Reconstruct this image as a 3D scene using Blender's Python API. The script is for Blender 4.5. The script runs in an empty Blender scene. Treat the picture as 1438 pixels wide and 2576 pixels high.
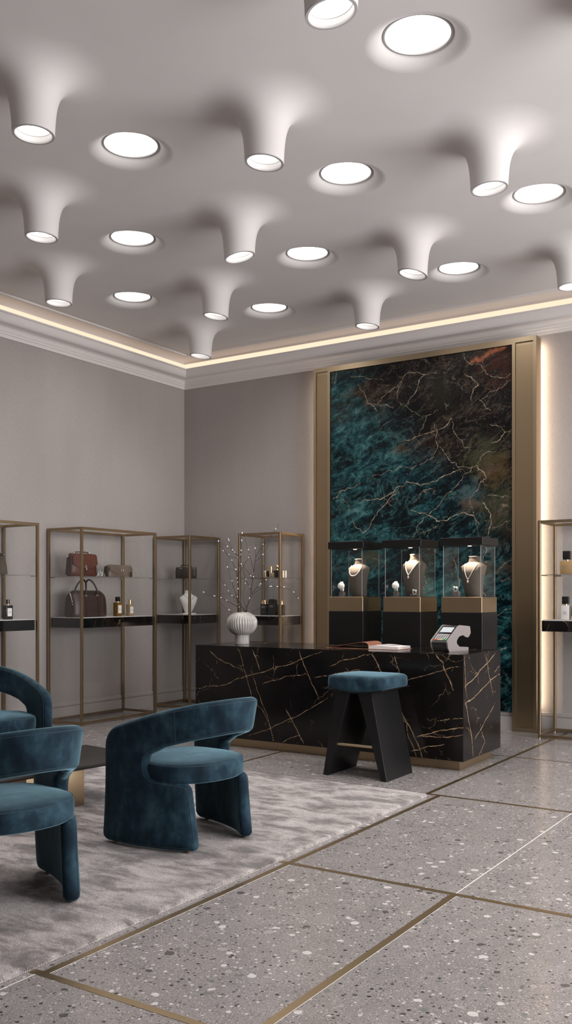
DAYLIGHT = 500
LAMP_W = 36
CASE_W = 28
import bpy, bmesh, math, random
import numpy as np
from mathutils import Vector, Matrix, noise as mnoise
from mathutils.geometry import delaunay_2d_cdt

random.seed(7)
SC = bpy.context.scene
COL = SC.collection
PI = math.pi

# ------------------------------------------------------------------ view settings
SC.view_settings.view_transform = 'Standard'
SC.view_settings.look = 'None'
SC.view_settings.gamma = 1.0
SC.view_settings.exposure = 0.0
SC.view_settings.use_curve_mapping = False
SC.cycles.use_denoising = True
SC.cycles.max_bounces = 10
SC.cycles.diffuse_bounces = 5
SC.cycles.glossy_bounces = 5
SC.cycles.transmission_bounces = 6
SC.cycles.transparent_max_bounces = 28
SC.cycles.caustics_reflective = False
SC.cycles.caustics_refractive = False
SC.cycles.sample_clamp_indirect = 6.0

# ------------------------------------------------------------------ object helpers
def tag(o, label=None, cat=None, group=None, kind=None):
    if label: o['label'] = label
    if cat: o['category'] = cat
    if group: o['group'] = group
    if kind: o['kind'] = kind
    return o

def thing(name, label, cat, loc=(0, 0, 0), rotz=0.0, group=None):
    o = bpy.data.objects.new(name, None)
    o.empty_display_size = 0.05
    COL.objects.link(o)
    o.location = loc
    o.rotation_euler = (0, 0, rotz)
    return tag(o, label, cat, group)

def mk(name, verts, faces, mat, parent=None, smooth=False, loc=None, rot=None, mats=None, fmat=None):
    me = bpy.data.meshes.new(name)
    me.from_pydata([tuple(v) for v in verts], [], [tuple(f) for f in faces])
    me.validate()
    o = bpy.data.objects.new(name, me)
    COL.objects.link(o)
    for m in (mats or [mat]):
        me.materials.append(m)
    if fmat:
        for p, i in zip(me.polygons, fmat): p.material_index = i
    if smooth:
        me.polygons.foreach_set('use_smooth', [True] * len(me.polygons))
    if parent: o.parent = parent
    if loc: o.location = loc
    if rot: o.rotation_euler = rot
    return o

class MB:
    """collects shapes that make up ONE part"""
    def __init__(s): s.v = []; s.f = []
    def add(s, v, f):
        n = len(s.v); s.v += [tuple(p) for p in v]; s.f += [tuple(i + n for i in q) for q in f]; return s
    def box(s, x0, x1, y0, y1, z0, z1):
        v = [(x0,y0,z0),(x1,y0,z0),(x1,y1,z0),(x0,y1,z0),(x0,y0,z1),(x1,y0,z1),(x1,y1,z1),(x0,y1,z1)]
        return s.add(v, [(0,3,2,1),(4,5,6,7),(0,1,5,4),(1,2,6,5),(2,3,7,6),(3,0,4,7)])
    def tube(s, pts, r, n=10, cap=True, closed=False):
        v, f = tube(pts, r, n, cap, closed); return s.add(v, f)
    def lathe(s, prof, n=32, c=(0,0,0), capb=False, capt=False):
        v, f = lathe(prof, n, capb, capt)
        return s.add([(a+c[0], b+c[1], d+c[2]) for a,b,d in v], f)
    def ball(s, c, r, nu=10, nv=7, sc=(1,1,1)):
        v, f = [], []
        for j in range(1, nv):
            t = PI*j/nv
            for i in range(nu):
                a = 2*PI*i/nu
                v.append((c[0]+r*sc[0]*math.sin(t)*math.cos(a), c[1]+r*sc[1]*math.sin(t)*math.sin(a), c[2]+r*sc[2]*math.cos(t)))
        top = len(v); v.append((c[0],c[1],c[2]+r*sc[2])); v.append((c[0],c[1],c[2]-r*sc[2]))
        for j in range(nv-2):
            for i in range(nu):
                a,b = j*nu+i, j*nu+(i+1)%nu
                f.append((a, a+nu, b+nu, b))
        for i in range(nu):
            f.append((top, i, (i+1)%nu)); f.append((top+1, (nv-2)*nu+(i+1)%nu, (nv-2)*nu+i))
        return s.add(v, f)
    def prism(s, poly, z0, z1, f3=None):
        """polygon (counter-clockwise) extruded; f3 maps (a,b,h) to xyz"""
        g = f3 or (lambda a,b,h: (a,b,h))
        n = len(poly)
        v = [g(a,b,z0) for a,b in poly] + [g(a,b,z1) for a,b in poly]
        f = [tuple(range(n-1,-1,-1)), tuple(range(n,2*n))] + [(i,(i+1)%n,n+(i+1)%n,n+i) for i in range(n)]
        return s.add(v, f)
    def build(s, name, mat, parent=None, smooth=False, bevel=0.0, seg=2, loc=None, rot=None, auto=None):
        o = mk(name, s.v, s.f, mat, parent, smooth, loc, rot)
        finish(o, bevel, seg, auto)
        return o

def finish(o, bevel=0.0, seg=2, auto=None):
    me = o.data
    bm = bmesh.new(); bm.from_mesh(me)
    bmesh.ops.recalc_face_normals(bm, faces=bm.faces)
    if bevel > 0:
        ed = [e for e in bm.edges if len(e.link_faces) == 2 and e.calc_face_angle(0) > 0.5]
        bmesh.ops.bevel(bm, geom=ed, offset=bevel, segments=seg, profile=0.5, affect='EDGES', clamp_overlap=True)
        for f in bm.faces: f.smooth = True
        auto = auto or 0.6
    if auto:
        for f in bm.faces: f.smooth = True
        for e in bm.edges:
            if len(e.link_faces) == 2 and e.calc_face_angle(0) > auto: e.smooth = False
    bm.to_mesh(me); bm.free()

def box(name, x0, x1, y0, y1, z0, z1, mat, parent=None, bevel=0.0, seg=2):
    return MB().box(x0,x1,y0,y1,z0,z1).build(name, mat, parent, bevel=bevel, seg=seg)

def tube(pts, r, n=10, cap=True, closed=False):
    P = [Vector(p) for p in pts]; m = len(P)
    rr = r if isinstance(r, (list, tuple)) else [r]*m
    v, f = [], []
    up = None
    for i, p in enumerate(P):
        if closed: d = P[(i+1)%m]-P[i-1]
        else: d = P[min(i+1,m-1)]-P[max(i-1,0)]
        d.normalize()
        if up is None:
            a = Vector((0,0,1)) if abs(d.z) < .9 else Vector((1,0,0))
            up = (a - d*a.dot(d)).normalized()
        else:
            up = up - d*up.dot(d)
            up.normalize()
        w = d.cross(up)
        for k in range(n):
            t = 2*PI*k/n
            v.append(p + (up*math.cos(t)+w*math.sin(t))*rr[i])
    for i in range(m if closed else m-1):
        j = (i+1) % m
        for k in range(n):
            k2 = (k+1)%n
            f.append((i*n+k, i*n+k2, j*n+k2, j*n+k))
    if cap and not closed:
        f.append(tuple(range(n-1,-1,-1))); f.append(tuple((m-1)*n+k for k in range(n)))
    return v, f

def lathe(prof, n=32, capb=False, capt=False):
    """prof: (r, z)"""
    v, f = [], []
    for r, z in prof:
        for k in range(n):
            t = 2*PI*k/n
            v.append((r*math.cos(t), r*math.sin(t), z))
    for i in range(len(prof)-1):
        for k in range(n):
            k2 = (k+1)%n
            f.append((i*n+k, i*n+k2, (i+1)*n+k2, (i+1)*n+k))
    if capb: f.append(tuple(range(n-1,-1,-1)))
    if capt: f.append(tuple((len(prof)-1)*n+k for k in range(n)))
    return v, f

def smooth_path(pts, k=6, closed=False):
    P = [Vector(p) for p in pts]; n = len(P); out = []
    rng = n if closed else n-1
    for i in range(rng):
        p0 = P[i-1] if (i>0 or closed) else P[i]
        p1 = P[i]; p2 = P[(i+1)%n]
        p3 = P[(i+2)%n] if (i+2<n or closed) else P[(i+1)%n]
        for j in range(k):
            t = j/k
            out.append(0.5*((2*p1)+(p2-p0)*t+(2*p0-5*p1+4*p2-p3)*t*t+(3*p1-p0-3*p2+p3)*t**3))
    if not closed: out.append(P[-1])
    return out

def fillet(pts, closed=True, step=0.3):
    """pts: (x, y, r) -> polyline with rounded corners"""
    out = []; n = len(pts)
    for i in range(n):
        p = Vector(pts[i][:2]); r = pts[i][2]
        if r <= 0: out.append((p.x, p.y)); continue
        a = Vector(pts[i-1][:2])-p; b = Vector(pts[(i+1)%n][:2])-p
        la, lb = a.length, b.length; a.normalize(); b.normalize()
        ang = a.angle(b)
        d = min(r/math.tan(ang/2), la*.49, lb*.49); r2 = d*math.tan(ang/2)
        p0, p1 = p+a*d, p+b*d
        c = p + (a+b).normalized()*math.hypot(d, r2)
        a0 = math.atan2(*(p0-c).yx); a1 = math.atan2(*(p1-c).yx)
        da = (a1-a0+PI)%(2*PI)-PI
        k = max(2, int(abs(da)/step)+1)
        for j in range(k+1):
            t = a0+da*j/k
            out.append((c.x+r2*math.cos(t), c.y+r2*math.sin(t)))
    return out

def rrect(x0, x1, y0, y1, r, step=0.3):
    return fillet([(x0,y0,r),(x1,y0,r),(x1,y1,r),(x0,y1,r)], step=step)

# ------------------------------------------------------------------ material helpers
class NT:
    def __init__(s, name):
        s.m = bpy.data.materials.new(name); s.m.use_nodes = True
        s.t = s.m.node_tree; s.t.nodes.clear()
        s.out = s.n('ShaderNodeOutputMaterial')
    def n(s, t, **kw):
        nd = s.t.nodes.new(t)
        for k, v in kw.items(): setattr(nd, k, v)
        return nd
    def l(s, a, b): s.t.links.new(a, b)
    def set(s, sock, val):
        if isinstance(val, bpy.types.NodeSocket): s.l(val, sock)
        elif isinstance(val, (tuple, list)) and len(val) == 3 and sock.type == 'RGBA': sock.default_value = (*val, 1)
        else: sock.default_value = val
    def bsdf(s, color=(.5,.5,.5), rough=.5, metal=0., **kw):
        b = s.n('ShaderNodeBsdfPrincipled')
        s.set(b.inputs['Base Color'], color); s.set(b.inputs['Roughness'], rough); s.set(b.inputs['Metallic'], metal)
        for k, v in kw.items(): s.set(b.inputs[k], v)
        s.l(b.outputs[0], s.out.inputs[0]); s.b = b
        return b
    def coord(s, scale=(1,1,1), rot=(0,0,0), kind='Object'):
        c = s.n('ShaderNodeTexCoord'); m = s.n('ShaderNodeMapping')
        s.l(c.outputs[kind], m.inputs[0]); m.inputs['Scale'].default_value = scale; m.inputs['Rotation'].default_value = rot
        return m.outputs[0]
    def noise(s, vec, scale, detail=4, rough=.55, dist=0.):
        n = s.n('ShaderNodeTexNoise'); s.l(vec, n.inputs['Vector'])
        n.inputs['Scale'].default_value = scale; n.inputs['Detail'].default_value = detail
        n.inputs['Roughness'].default_value = rough; n.inputs['Distortion'].default_value = dist
        return n.outputs[0]
    def ramp(s, f, stops, interp='LINEAR'):
        r = s.n('ShaderNodeValToRGB'); s.l(f, r.inputs[0]); e = r.color_ramp.elements
        r.color_ramp.interpolation = interp
        while len(e) < len(stops): e.new(.5)
        for q, (p, c) in zip(e, stops):
            q.position = p; q.color = (*c, 1) if isinstance(c, (tuple, list)) else (c, c, c, 1)
        return r.outputs[0]
    def mix(s, f, a, b, mode='MIX'):
        m = s.n('ShaderNodeMix', data_type='RGBA', blend_type=mode)
        s.set(m.inputs[0], f); s.set(m.inputs[6], a); s.set(m.inputs[7], b)
        return m.outputs[2]
    def math(s, op, a, b=None, c=None, clamp=False):
        m = s.n('ShaderNodeMath', operation=op, use_clamp=clamp)
        s.set(m.inputs[0], a)
        if b is not None: s.set(m.inputs[1], b)
        if c is not None: s.set(m.inputs[2], c)
        return m.outputs[0]
    def bump(s, h, strength=.3, dist=.01):
        b = s.n('ShaderNodeBump'); b.inputs['Strength'].default_value = strength; b.inputs['Distance'].default_value = dist
        s.l(h, b.inputs['Height']); s.l(b.outputs[0], s.b.inputs['Normal'])

def plain(name, color, rough=.5, metal=0., **kw):
    m = NT(name); m.bsdf(color, rough, metal, **kw); return m.m

def mottled(name, c1, c2, scale, rough=.5, metal=0., bump=0., bscale=None, bdist=.002, stretch=(1,1,1), detail=5, **kw):
    m = NT(name); v = m.coord(stretch)
    col = m.ramp(m.noise(v, scale, detail), [(.3, c1), (.7, c2)])
    m.bsdf(col, rough, metal, **kw)
    if bump: m.bump(m.noise(v, bscale or scale, 3), bump, bdist)
    return m.m

def emit(name, color, strength):
    m = NT(name); e = m.n('ShaderNodeEmission')
    e.inputs[0].default_value = (*color, 1); e.inputs[1].default_value = strength
    m.l(e.outputs[0], m.out.inputs[0]); return m.m

def pane_glass(name, tint=(1,1,1), ior=1.45, rough=0.0):
    m = NT(name)
    fr = m.n('ShaderNodeFresnel'); ge = m.n('ShaderNodeNewGeometry')
    m.l(m.math('MULTIPLY_ADD', ge.outputs['Backfacing'], 1/ior-ior, ior), fr.inputs[0])   # same reflectance from both sides of a pane
    t = m.n('ShaderNodeBsdfTransparent'); t.inputs[0].default_value = (*tint, 1)
    g = m.n('ShaderNodeBsdfGlossy'); g.inputs['Roughness'].default_value = rough
    x = m.n('ShaderNodeMixShader')
    m.l(fr.outputs[0], x.inputs[0]); m.l(t.outputs[0], x.inputs[1]); m.l(g.outputs[0], x.inputs[2])
    m.l(x.outputs[0], m.out.inputs[0]); return m.m

# ------------------------------------------------------------------ materials
def mat_wall():
    m = NT('wall_fabric'); v = m.coord()
    vx = m.coord((1,1,.06)); vh = m.coord((.12,.12,1))
    weave = m.math('ADD', m.math('MULTIPLY', m.noise(vx, 420, 2), .5), m.math('MULTIPLY', m.noise(vh, 420, 2), .5))
    broad = m.noise(m.coord((1,1,.25)), 2.2, 5)
    c = m.mix(m.ramp(broad, [(.3,.0),(.7,1.)]), WALL_A, WALL_B)
    c = m.mix(.28, c, m.mix(m.ramp(weave, [(.35,.0),(.65,1.)]), (.17,.152,.146), (.53,.48,.465)))
    m.bsdf(c, .85); m.bump(weave, .12, .002); return m.m
WALL_A = (.325,.290,.278); WALL_B = (.37,.332,.32)

def mat_terrazzo():
    m = NT('terrazzo'); v = m.coord()
    dn = m.n('ShaderNodeTexNoise'); m.l(v, dn.inputs['Vector']); dn.inputs['Scale'].default_value = 26; dn.inputs['Detail'].default_value = 3
    def layer(scale, distort, gate, tmin, tmax, seed):
        a = m.n('ShaderNodeVectorMath', operation='SUBTRACT'); m.l(dn.outputs[1], a.inputs[0]); a.inputs[1].default_value = (.5,.5,.5)
        b = m.n('ShaderNodeVectorMath', operation='SCALE'); m.l(a.outputs[0], b.inputs[0]); b.inputs['Scale'].default_value = distort
        c = m.n('ShaderNodeVectorMath', operation='ADD'); m.l(v, c.inputs[0]); m.l(b.outputs[0], c.inputs[1])
        d = m.n('ShaderNodeVectorMath', operation='ADD'); m.l(c.outputs[0], d.inputs[0]); d.inputs[1].default_value = (seed, seed*1.7, 0)
        vo = m.n('ShaderNodeTexVoronoi', voronoi_dimensions='2D'); m.l(d.outputs[0], vo.inputs['Vector']); vo.inputs['Scale'].default_value = scale
        sp = m.n('ShaderNodeSeparateColor'); m.l(vo.outputs['Color'], sp.inputs[0])
        thr = m.math('MULTIPLY', m.math('GREATER_THAN', sp.outputs[0], gate), m.math('MULTIPLY_ADD', sp.outputs[1], tmax-tmin, tmin))
        return m.math('LESS_THAN', vo.outputs['Distance'], thr), sp.outputs[2]
    base = m.ramp(m.noise(v, 6, 8, .7), [(.32,(.20,.183,.180)),(.68,(.325,.298,.293))])
    fine = m.noise(v, 160, 3, .7)
    base = m.mix(.5, base, m.ramp(fine, [(.32,(.105,.096,.096)),(.68,(.40,.37,.365))]))
    k1, r1 = layer(120, .006, .40, .12, .38, 3.1)
    c1 = m.ramp(r1, [(0,(.08,.072,.074)),(.25,(.15,.14,.14)),(.45,(.30,.29,.28)),(.7,(.52,.49,.48))], 'CONSTANT')
    base = m.mix(m.math('MULTIPLY', k1, .8), base, c1)
    k2, r2 = layer(52, .014, .74, .12, .38, 9.7)
    c2 = m.ramp(r2, [(0,(.035,.032,.034)),(.30,(.10,.095,.09)),(.5,(.26,.25,.24)),(.68,(.56,.53,.52))], 'CONSTANT')
    base = m.mix(m.math('MULTIPLY', k2, .92), base, c2)
    k3, r3 = layer(21, .022, .885, .14, .38, 21.3)
    c3 = m.ramp(r3, [(0,(.07,.065,.062)),(.2,(.17,.18,.155)),(.4,(.36,.34,.33)),(.6,(.62,.59,.58))], 'CONSTANT')
    base = m.mix(m.math('MULTIPLY', k3, .85), base, c3)
    m.bsdf(base, m.ramp(m.noise(v, 3, 4), [(.3,.13),(.7,.20)]), 0., **{'Specular IOR Level': .5})
    return m.m

def mat_rug():
    m = NT('rug_pile'); v = m.coord((.9,1.7,1))
    big = m.noise(v, 4.4, 7, .66, .5); mid = m.noise(m.coord((.5,1.3,1),(0,0,.2)), 9, 4, .6)
    fib = m.noise(m.coord(), 190, 3, .75)
    f = m.math('ADD', m.math('MULTIPLY', big, .72), m.math('MULTIPLY', mid, .28))
    c = m.ramp(f, [(.38,(.078,.065,.063)),(.46,(.168,.145,.140)),(.525,(.32,.285,.277)),(.62,(.43,.392,.382))])
    c = m.mix(.75, c, m.mix(1., c, m.ramp(fib, [(.34,.2),(.66,1.7)]), 'MULTIPLY'))
    m.bsdf(c, .95, 0., **{'Sheen Weight': .25, 'Sheen Roughness': .5})
    m.bump(fib, .8, .006); return m.m

def mat_velvet():
    m = NT('blue_velvet'); v = m.coord()
    big = m.noise(v, 5.5, 5, .6, .3); med = m.noise(m.coord((1,1,.5)), 16, 4, .6)
    f = m.math('ADD', m.math('MULTIPLY', big, .65), m.math('MULTIPLY', med, .35))
    c = m.ramp(f, [(.36,(.0030,.0086,.0160)),(.47,(.0072,.0200,.0335)),(.55,(.0155,.0390,.0580)),(.65,(.034,.073,.098))])
    m.bsdf(c, .8, 0., **{'Sheen Weight': .75, 'Sheen Roughness': .36, 'Sheen Tint': (.30,.52,.62)})
    m.b.inputs['Specular IOR Level'].default_value = .15
    m.bump(m.noise(v, 700, 2), .12, .001); return m.m

def mat_brass(name='brushed_brass', col=(.50,.395,.265), rough=.34, stretch=(1,1,30)):
    m = NT(name); v = m.coord((40, 40, 1.2))
    n = m.noise(v, 9, 4)
    c = m.mix(m.ramp(n, [(.3,.0),(.7,1.)]), tuple(x*.96 for x in col), tuple(min(1,x*1.04) for x in col))
    m.bsdf(c, rough, 1.0); return m.m

def mat_black_marble():
    m = NT('black_gold_marble'); v = m.coord()
    at = m.n('ShaderNodeAttribute'); at.attribute_name = 'vein'
    base = m.ramp(m.noise(v, 3.5, 6, .6), [(.35,(.0032,.0028,.0030)),(.75,(.011,.0085,.0080))])
    # fine broken hairline veins
    dn = m.n('ShaderNodeTexNoise'); m.l(v, dn.inputs['Vector']); dn.inputs['Scale'].default_value = 4; dn.inputs['Detail'].default_value = 6
    a = m.n('ShaderNodeVectorMath', operation='MULTIPLY_ADD'); m.l(dn.outputs[1], a.inputs[0]); a.inputs[1].default_value = (.35,.35,.35); m.l(v, a.inputs[2])
    vo = m.n('ShaderNodeTexVoronoi', feature='DISTANCE_TO_EDGE'); m.l(a.outputs[0], vo.inputs['Vector']); vo.inputs['Scale'].default_value = 4.2
    hair = m.ramp(vo.outputs['Distance'], [(.0,1.),(.012,.0)])
    hair = m.math('MULTIPLY', hair, m.ramp(m.noise(v, 5, 4), [(.52,.0),(.66,.55)]))
    veins = m.math('MAXIMUM', at.outputs['Fac'], hair)
    gold = m.ramp(m.noise(v, 22, 4), [(.3,(.36,.20,.095)),(.5,(.62,.41,.23)),(.75,(.80,.63,.45))])
    speck = m.math('MULTIPLY', m.ramp(m.noise(v, 130, 2), [(.70,.0),(.76,.5)]), m.ramp(m.noise(v, 6, 3), [(.5,.0),(.62,1.)]))
    c = m.mix(veins, m.mix(speck, base, (.30,.20,.12)), gold)
    m.bsdf(c, .16, 0., **{'Specular IOR Level': .3}); return m.m

def mat_emerald():
    m = NT('emerald_stone')
    g = m.n('ShaderNodeNewGeometry'); sp = m.n('ShaderNodeSeparateXYZ'); m.l(g.outputs['Position'], sp.inputs[0])
    X, Z = sp.outputs[0], sp.outputs[2]
    v = m.coord()
    at = m.n('ShaderNodeAttribute'); at.attribute_name = 'vein'
    ru = m.n('ShaderNodeAttribute'); ru.attribute_name = 'rust'
    def diag(ang, scale):
        a = m.n('ShaderNodeMapping'); b = m.n('ShaderNodeMapping'); m.l(v, a.inputs[0]); m.l(a.outputs[0], b.inputs[0])
        a.inputs['Rotation'].default_value = (0, ang, 0); b.inputs['Scale'].default_value = scale
        return b.outputs[0]
    vs = diag(.42, (.9,1,1.7))
    big = m.noise(vs, 1.6, 9, .62, .8); med = m.noise(vs, 5.5, 9, .68, 1.2); fin = m.noise(v, 38, 5, .75)
    # teal family
    strk = m.noise(diag(.42, (.8,1,4.5)), 4.2, 12, .76, .5); grain = m.noise(v, 17, 8, .8)
    f = m.math('ADD', m.math('MULTIPLY', big, .38), m.math('ADD', m.math('MULTIPLY', med, .22), m.math('ADD', m.math('MULTIPLY', strk, .17), m.math('MULTIPLY', grain, .23))))
    teal = m.ramp(f, [(.42,(.0006,.0020,.0032)),(.48,(.0015,.0075,.0105)),(.515,(.0045,.025,.031)),(.552,(.017,.074,.080)),(.605,(.095,.20,.195))])
    dark = m.ramp(f, [(.42,(.0015,.0013,.0016)),(.50,(.0055,.004,.0042)),(.55,(.017,.0115,.0095)),(.63,(.075,.058,.044))])
    # brown-black region towards the upper right
    k = m.math('ADD', m.math('MULTIPLY', m.math('SUBTRACT', X, 3.35), .75), m.math('MULTIPLY', m.math('SUBTRACT', Z, 2.75), .62))
    k = m.math('ADD', k, m.math('MULTIPLY', m.math('SUBTRACT', big, .5), 1.6))
    kk = m.ramp(m.math('ADD', k, .5), [(.38,.0),(.72,1.)])
    c = m.mix(kk, teal, dark)
    def blob(x0, z0, r, col, amt, c, nz=1.3):
        dx = m.math('SUBTRACT', X, x0); dz = m.math('SUBTRACT', Z, z0)
        d = m.math('SQRT', m.math('ADD', m.math('MULTIPLY', dx, dx), m.math('MULTIPLY', dz, dz)))
        d = m.math('ADD', d, m.math('MULTIPLY', m.math('SUBTRACT', m.math('ADD', m.math('MULTIPLY', med, .6), m.math('MULTIPLY', grain, .4)), .5), r*nz*4.5))
        w = m.ramp(m.math('DIVIDE', d, r), [(.2,amt),(1.,.0)])
        return m.mix(w, c, col)
    c = blob(4.00, 2.72, .26, (.055,.062,.030), 0.50, c)
    c = blob(4.12, 2.56, .20, (.115,.062,.020), 0.46, c)
    c = blob(3.86, 2.36, .17, (.075,.135,.145), 0.53, c)
    c = blob(4.20, 2.25, .34, (.040,.050,.026), 0.53, c)
    c = blob(3.84, 2.26, .10, (.10,.045,.018), 0.50, c)
    c = blob(4.18, 3.68, .30, (.075,.024,.012), 0.50, c)
    c = blob(3.55, 3.45, .26, (.030,.024,.014), 0.43, c)
    c = blob(2.36, 3.35, .20, (.030,.026,.016), 0.37, c)
    c = blob(2.75, 1.75, .16, (.10,.085,.035), 0.43, c)
    rd = m.noise(diag(.5, (.8,1,1.5)), 2.3, 12, .68, 1.0)
    rdg = m.ramp(m.math('ABSOLUTE', m.math('SUBTRACT', rd, .5)), [(.0,.75),(.012,.25),(.035,.0)])
    c = m.mix(m.math('MULTIPLY', rdg, m.ramp(grain, [(.38,.2),(.6,1.)])), c, m.mix(kk, (.060,.165,.165), (.10,.075,.055)))
    # crystalline speckle
    c = m.mix(m.math('MULTIPLY', m.ramp(fin, [(.55,.0),(.75,.5)]), m.ramp(med, [(.45,.0),(.62,1.)])), c, (.16,.24,.235))
    dots = m.math('MULTIPLY', m.ramp(m.noise(v, 75, 2), [(.69,.0),(.74,.8)]), m.ramp(m.noise(v, 3.1, 3), [(.50,.0),(.60,1.)]))
    c = m.mix(dots, c, (.34,.31,.26))
    # secondary thin veins
    dn = m.n('ShaderNodeTexNoise'); m.l(v, dn.inputs['Vector']); dn.inputs['Scale'].default_value = 3.4; dn.inputs['Detail'].default_value = 8
    a = m.n('ShaderNodeVectorMath', operation='MULTIPLY_ADD'); m.l(dn.outputs[1], a.inputs[0]); a.inputs[1].default_value = (.3,.3,.3); m.l(v, a.inputs[2])
    vo = m.n('ShaderNodeTexVoronoi', feature='DISTANCE_TO_EDGE'); m.l(a.outputs[0], vo.inputs['Vector']); vo.inputs['Scale'].default_value = 2.2
    hair = m.math('MULTIPLY', m.ramp(vo.outputs['Distance'], [(.0,.7),(.010,.0)]), m.ramp(m.noise(v, 4, 4), [(.52,.0),(.66,.5)]))
    gold = m.ramp(m.noise(v, 18, 4), [(.3,(.20,.13,.07)),(.5,(.48,.38,.26)),(.7,(.72,.64,.50))])
    c = m.mix(m.math('MAXIMUM', at.outputs['Fac'], hair), c, gold)
    c = m.mix(ru.outputs['Fac'], c, (.36,.12,.055))
    m.bsdf(c, .20, 0., **{'Specular IOR Level': .28}); return m.m

M = dict(
    wall=mat_wall(), floor=mat_terrazzo(), rug=mat_rug(), velvet=mat_velvet(),
    ceiling=mottled('ceiling_plaster', (.64,.615,.605), (.665,.64,.63), 3, .8),
    horn=plain('white_plaster', (.66,.635,.625), .75),
    trimwhite=plain('painted_moulding', (.68,.64,.625), .55),
    skirting=plain('painted_skirting', (.36,.325,.312), .5),
    brass=mat_brass(), brass_dark=mat_brass('bronze_frame', (.40,.30,.19), .36),
    inlay=mat_brass('brass_inlay', (.44,.33,.20), .32),
    joint_glint=plain('pale_joint_and_glint', (.62,.59,.57), .5),
    blackmarble=mat_black_marble(), emerald=mat_emerald(),
    black=mottled('satin_black_lacquer', (.0055,.005,.0052), (.0075,.007,.007), 4, .38, **{'Specular IOR Level': .3}),
    stoolblack=mottled('black_stained_ash', (.0050,.0050,.0058), (.0068,.0068,.0076), 30, .36, stretch=(1,1,.05), **{'Specular IOR Level': .32}),
    glass=pane_glass('clear_glass', (.995,.998,.996), 1.38), caseglass=pane_glass('case_glass', (.99,.995,.995), 1.24), shelfglass=pane_glass('shelf_glass', (.93,.96,.955)),
    whitetop=plain('white_shelf_top', (.66,.63,.62), .35),
    lens=emit('lamp_lens', (1.,.965,.94), 4.5), led=emit('led_strip_warm', (1.,.77,.56), 1.15), ledback=emit('led_backlight', (1.,.78,.54), 70.0),
    case_led=emit('case_led', (1.,.82,.62), 3.0),
    ring=plain('grey_metal_ring', (.40,.385,.38), .5, .0), reflector=plain('white_reflector', (.55,.53,.52), .5),
    seam=plain('velvet_piping', (.013,.032,.048), .8, 0., **{'Sheen Weight': .25, 'Sheen Tint': (.35,.55,.65)}),
    glide=plain('plastic_glide', (.16,.10,.075), .5),
    tabledark=mottled('dark_bronzed_top', (.012,.009,.008), (.017,.013,.011), 8, .42, **{'Specular IOR Level': .3}),
    ceramic=mottled('glazed_ceramic', (.24,.225,.215), (.43,.405,.39), 14, .22, stretch=(1,1,.25)),
    bark=plain('dark_bark', (.028,.020,.019), .8), bud=plain('white_bud', (.88,.85,.83), .6),
    leather_red=mottled('oxblood_leather', (.085,.026,.016), (.115,.036,.023), 20, .42, bump=.15, bscale=300),
    leather_redside=plain('dark_burgundy_leather', (.045,.022,.018), .45),
    leather_taupe=mottled('taupe_leather', (.115,.085,.068), (.145,.108,.087), 20, .42, bump=.15, bscale=300),
    leather_brown=mottled('chocolate_leather', (.030,.0145,.013), (.042,.020,.0175), 20, .42, bump=.15, bscale=300),
    leather_dark=mottled('espresso_leather', (.022,.017,.016), (.030,.023,.021), 25, .45, bump=.15, bscale=300),
    leather_olive=mottled('olive_leather', (.055,.044,.033), (.085,.068,.048), 8, .35),
    chrome=plain('polished_steel', (.75,.72,.68), .16, 1.), gold=plain('polished_gold', (.85,.60,.36), .2, 1.), goldsatin=plain('satin_gold_glass', (.50,.32,.15), .35, .35),
    palegold=plain('champagne_gold', (.86,.72,.54), .25, 1.),
    diamond=plain('white_gems', (.72,.68,.63), .16, .35),
    bust=mottled('taupe_velvet_bust', (.080,.064,.050), (.092,.073,.057), 12, .85),
    whitebust=plain('white_leatherette', (.74,.70,.69), .55),
    chain=plain('dark_chain', (.12,.10,.09), .35, .8),
    amber=plain('amber_perfume', (.24,.12,.025), .12, 0., **{'Transmission Weight': .35, 'IOR': 1.4}),
    palegoldglass=plain('champagne_perfume', (.46,.33,.20), .12, 0., **{'Transmission Weight': .3, 'IOR': 1.4}),
    blackgloss=plain('black_gloss', (.008,.007,.007), .16), blackmatte=plain('matte_black', (.010,.009,.009), .4),
    labelwhite=plain('paper_label', (.78,.75,.74), .6), ink=plain('grey_ink', (.22,.20,.20), .7),
    greyplastic=plain('grey_plastic', (.225,.20,.195), .38), darkplastic=plain('charcoal_plastic', (.055,.052,.055), .35),
    bezel=plain('black_bezel', (.006,.006,.006), .15), screen=emit('lit_screen', (.93,.95,.97), .82),
    key=plain('grey_key', (.55,.53,.53), .45), keyred=plain('red_key', (.55,.055,.035), .4), keyyellow=plain('yellow_key', (.62,.38,.06), .4), keygreen=plain('green_key', (.02,.30,.075), .4), keypink=plain('pink_key', (.55,.22,.24), .4), keylime=plain('pale_green_key', (.32,.58,.26), .4),
    tan=mottled('tan_leather', (.20,.078,.045), (.27,.108,.064), 30, .5), paper=plain('paper', (.74,.69,.67), .75), print_=mottled('printed_page', (.55,.50,.48), (.20,.16,.15), 9, .7),
    crystal=plain('crystal', (.95,.93,.92), .05, 0., **{'Transmission Weight': .8, 'IOR': 1.45}),
    tower=plain('window_frame_dark', (.03,.03,.03), .4),
    wallplain=plain('plain_wall', (.42,.39,.375), .85),
)
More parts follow.
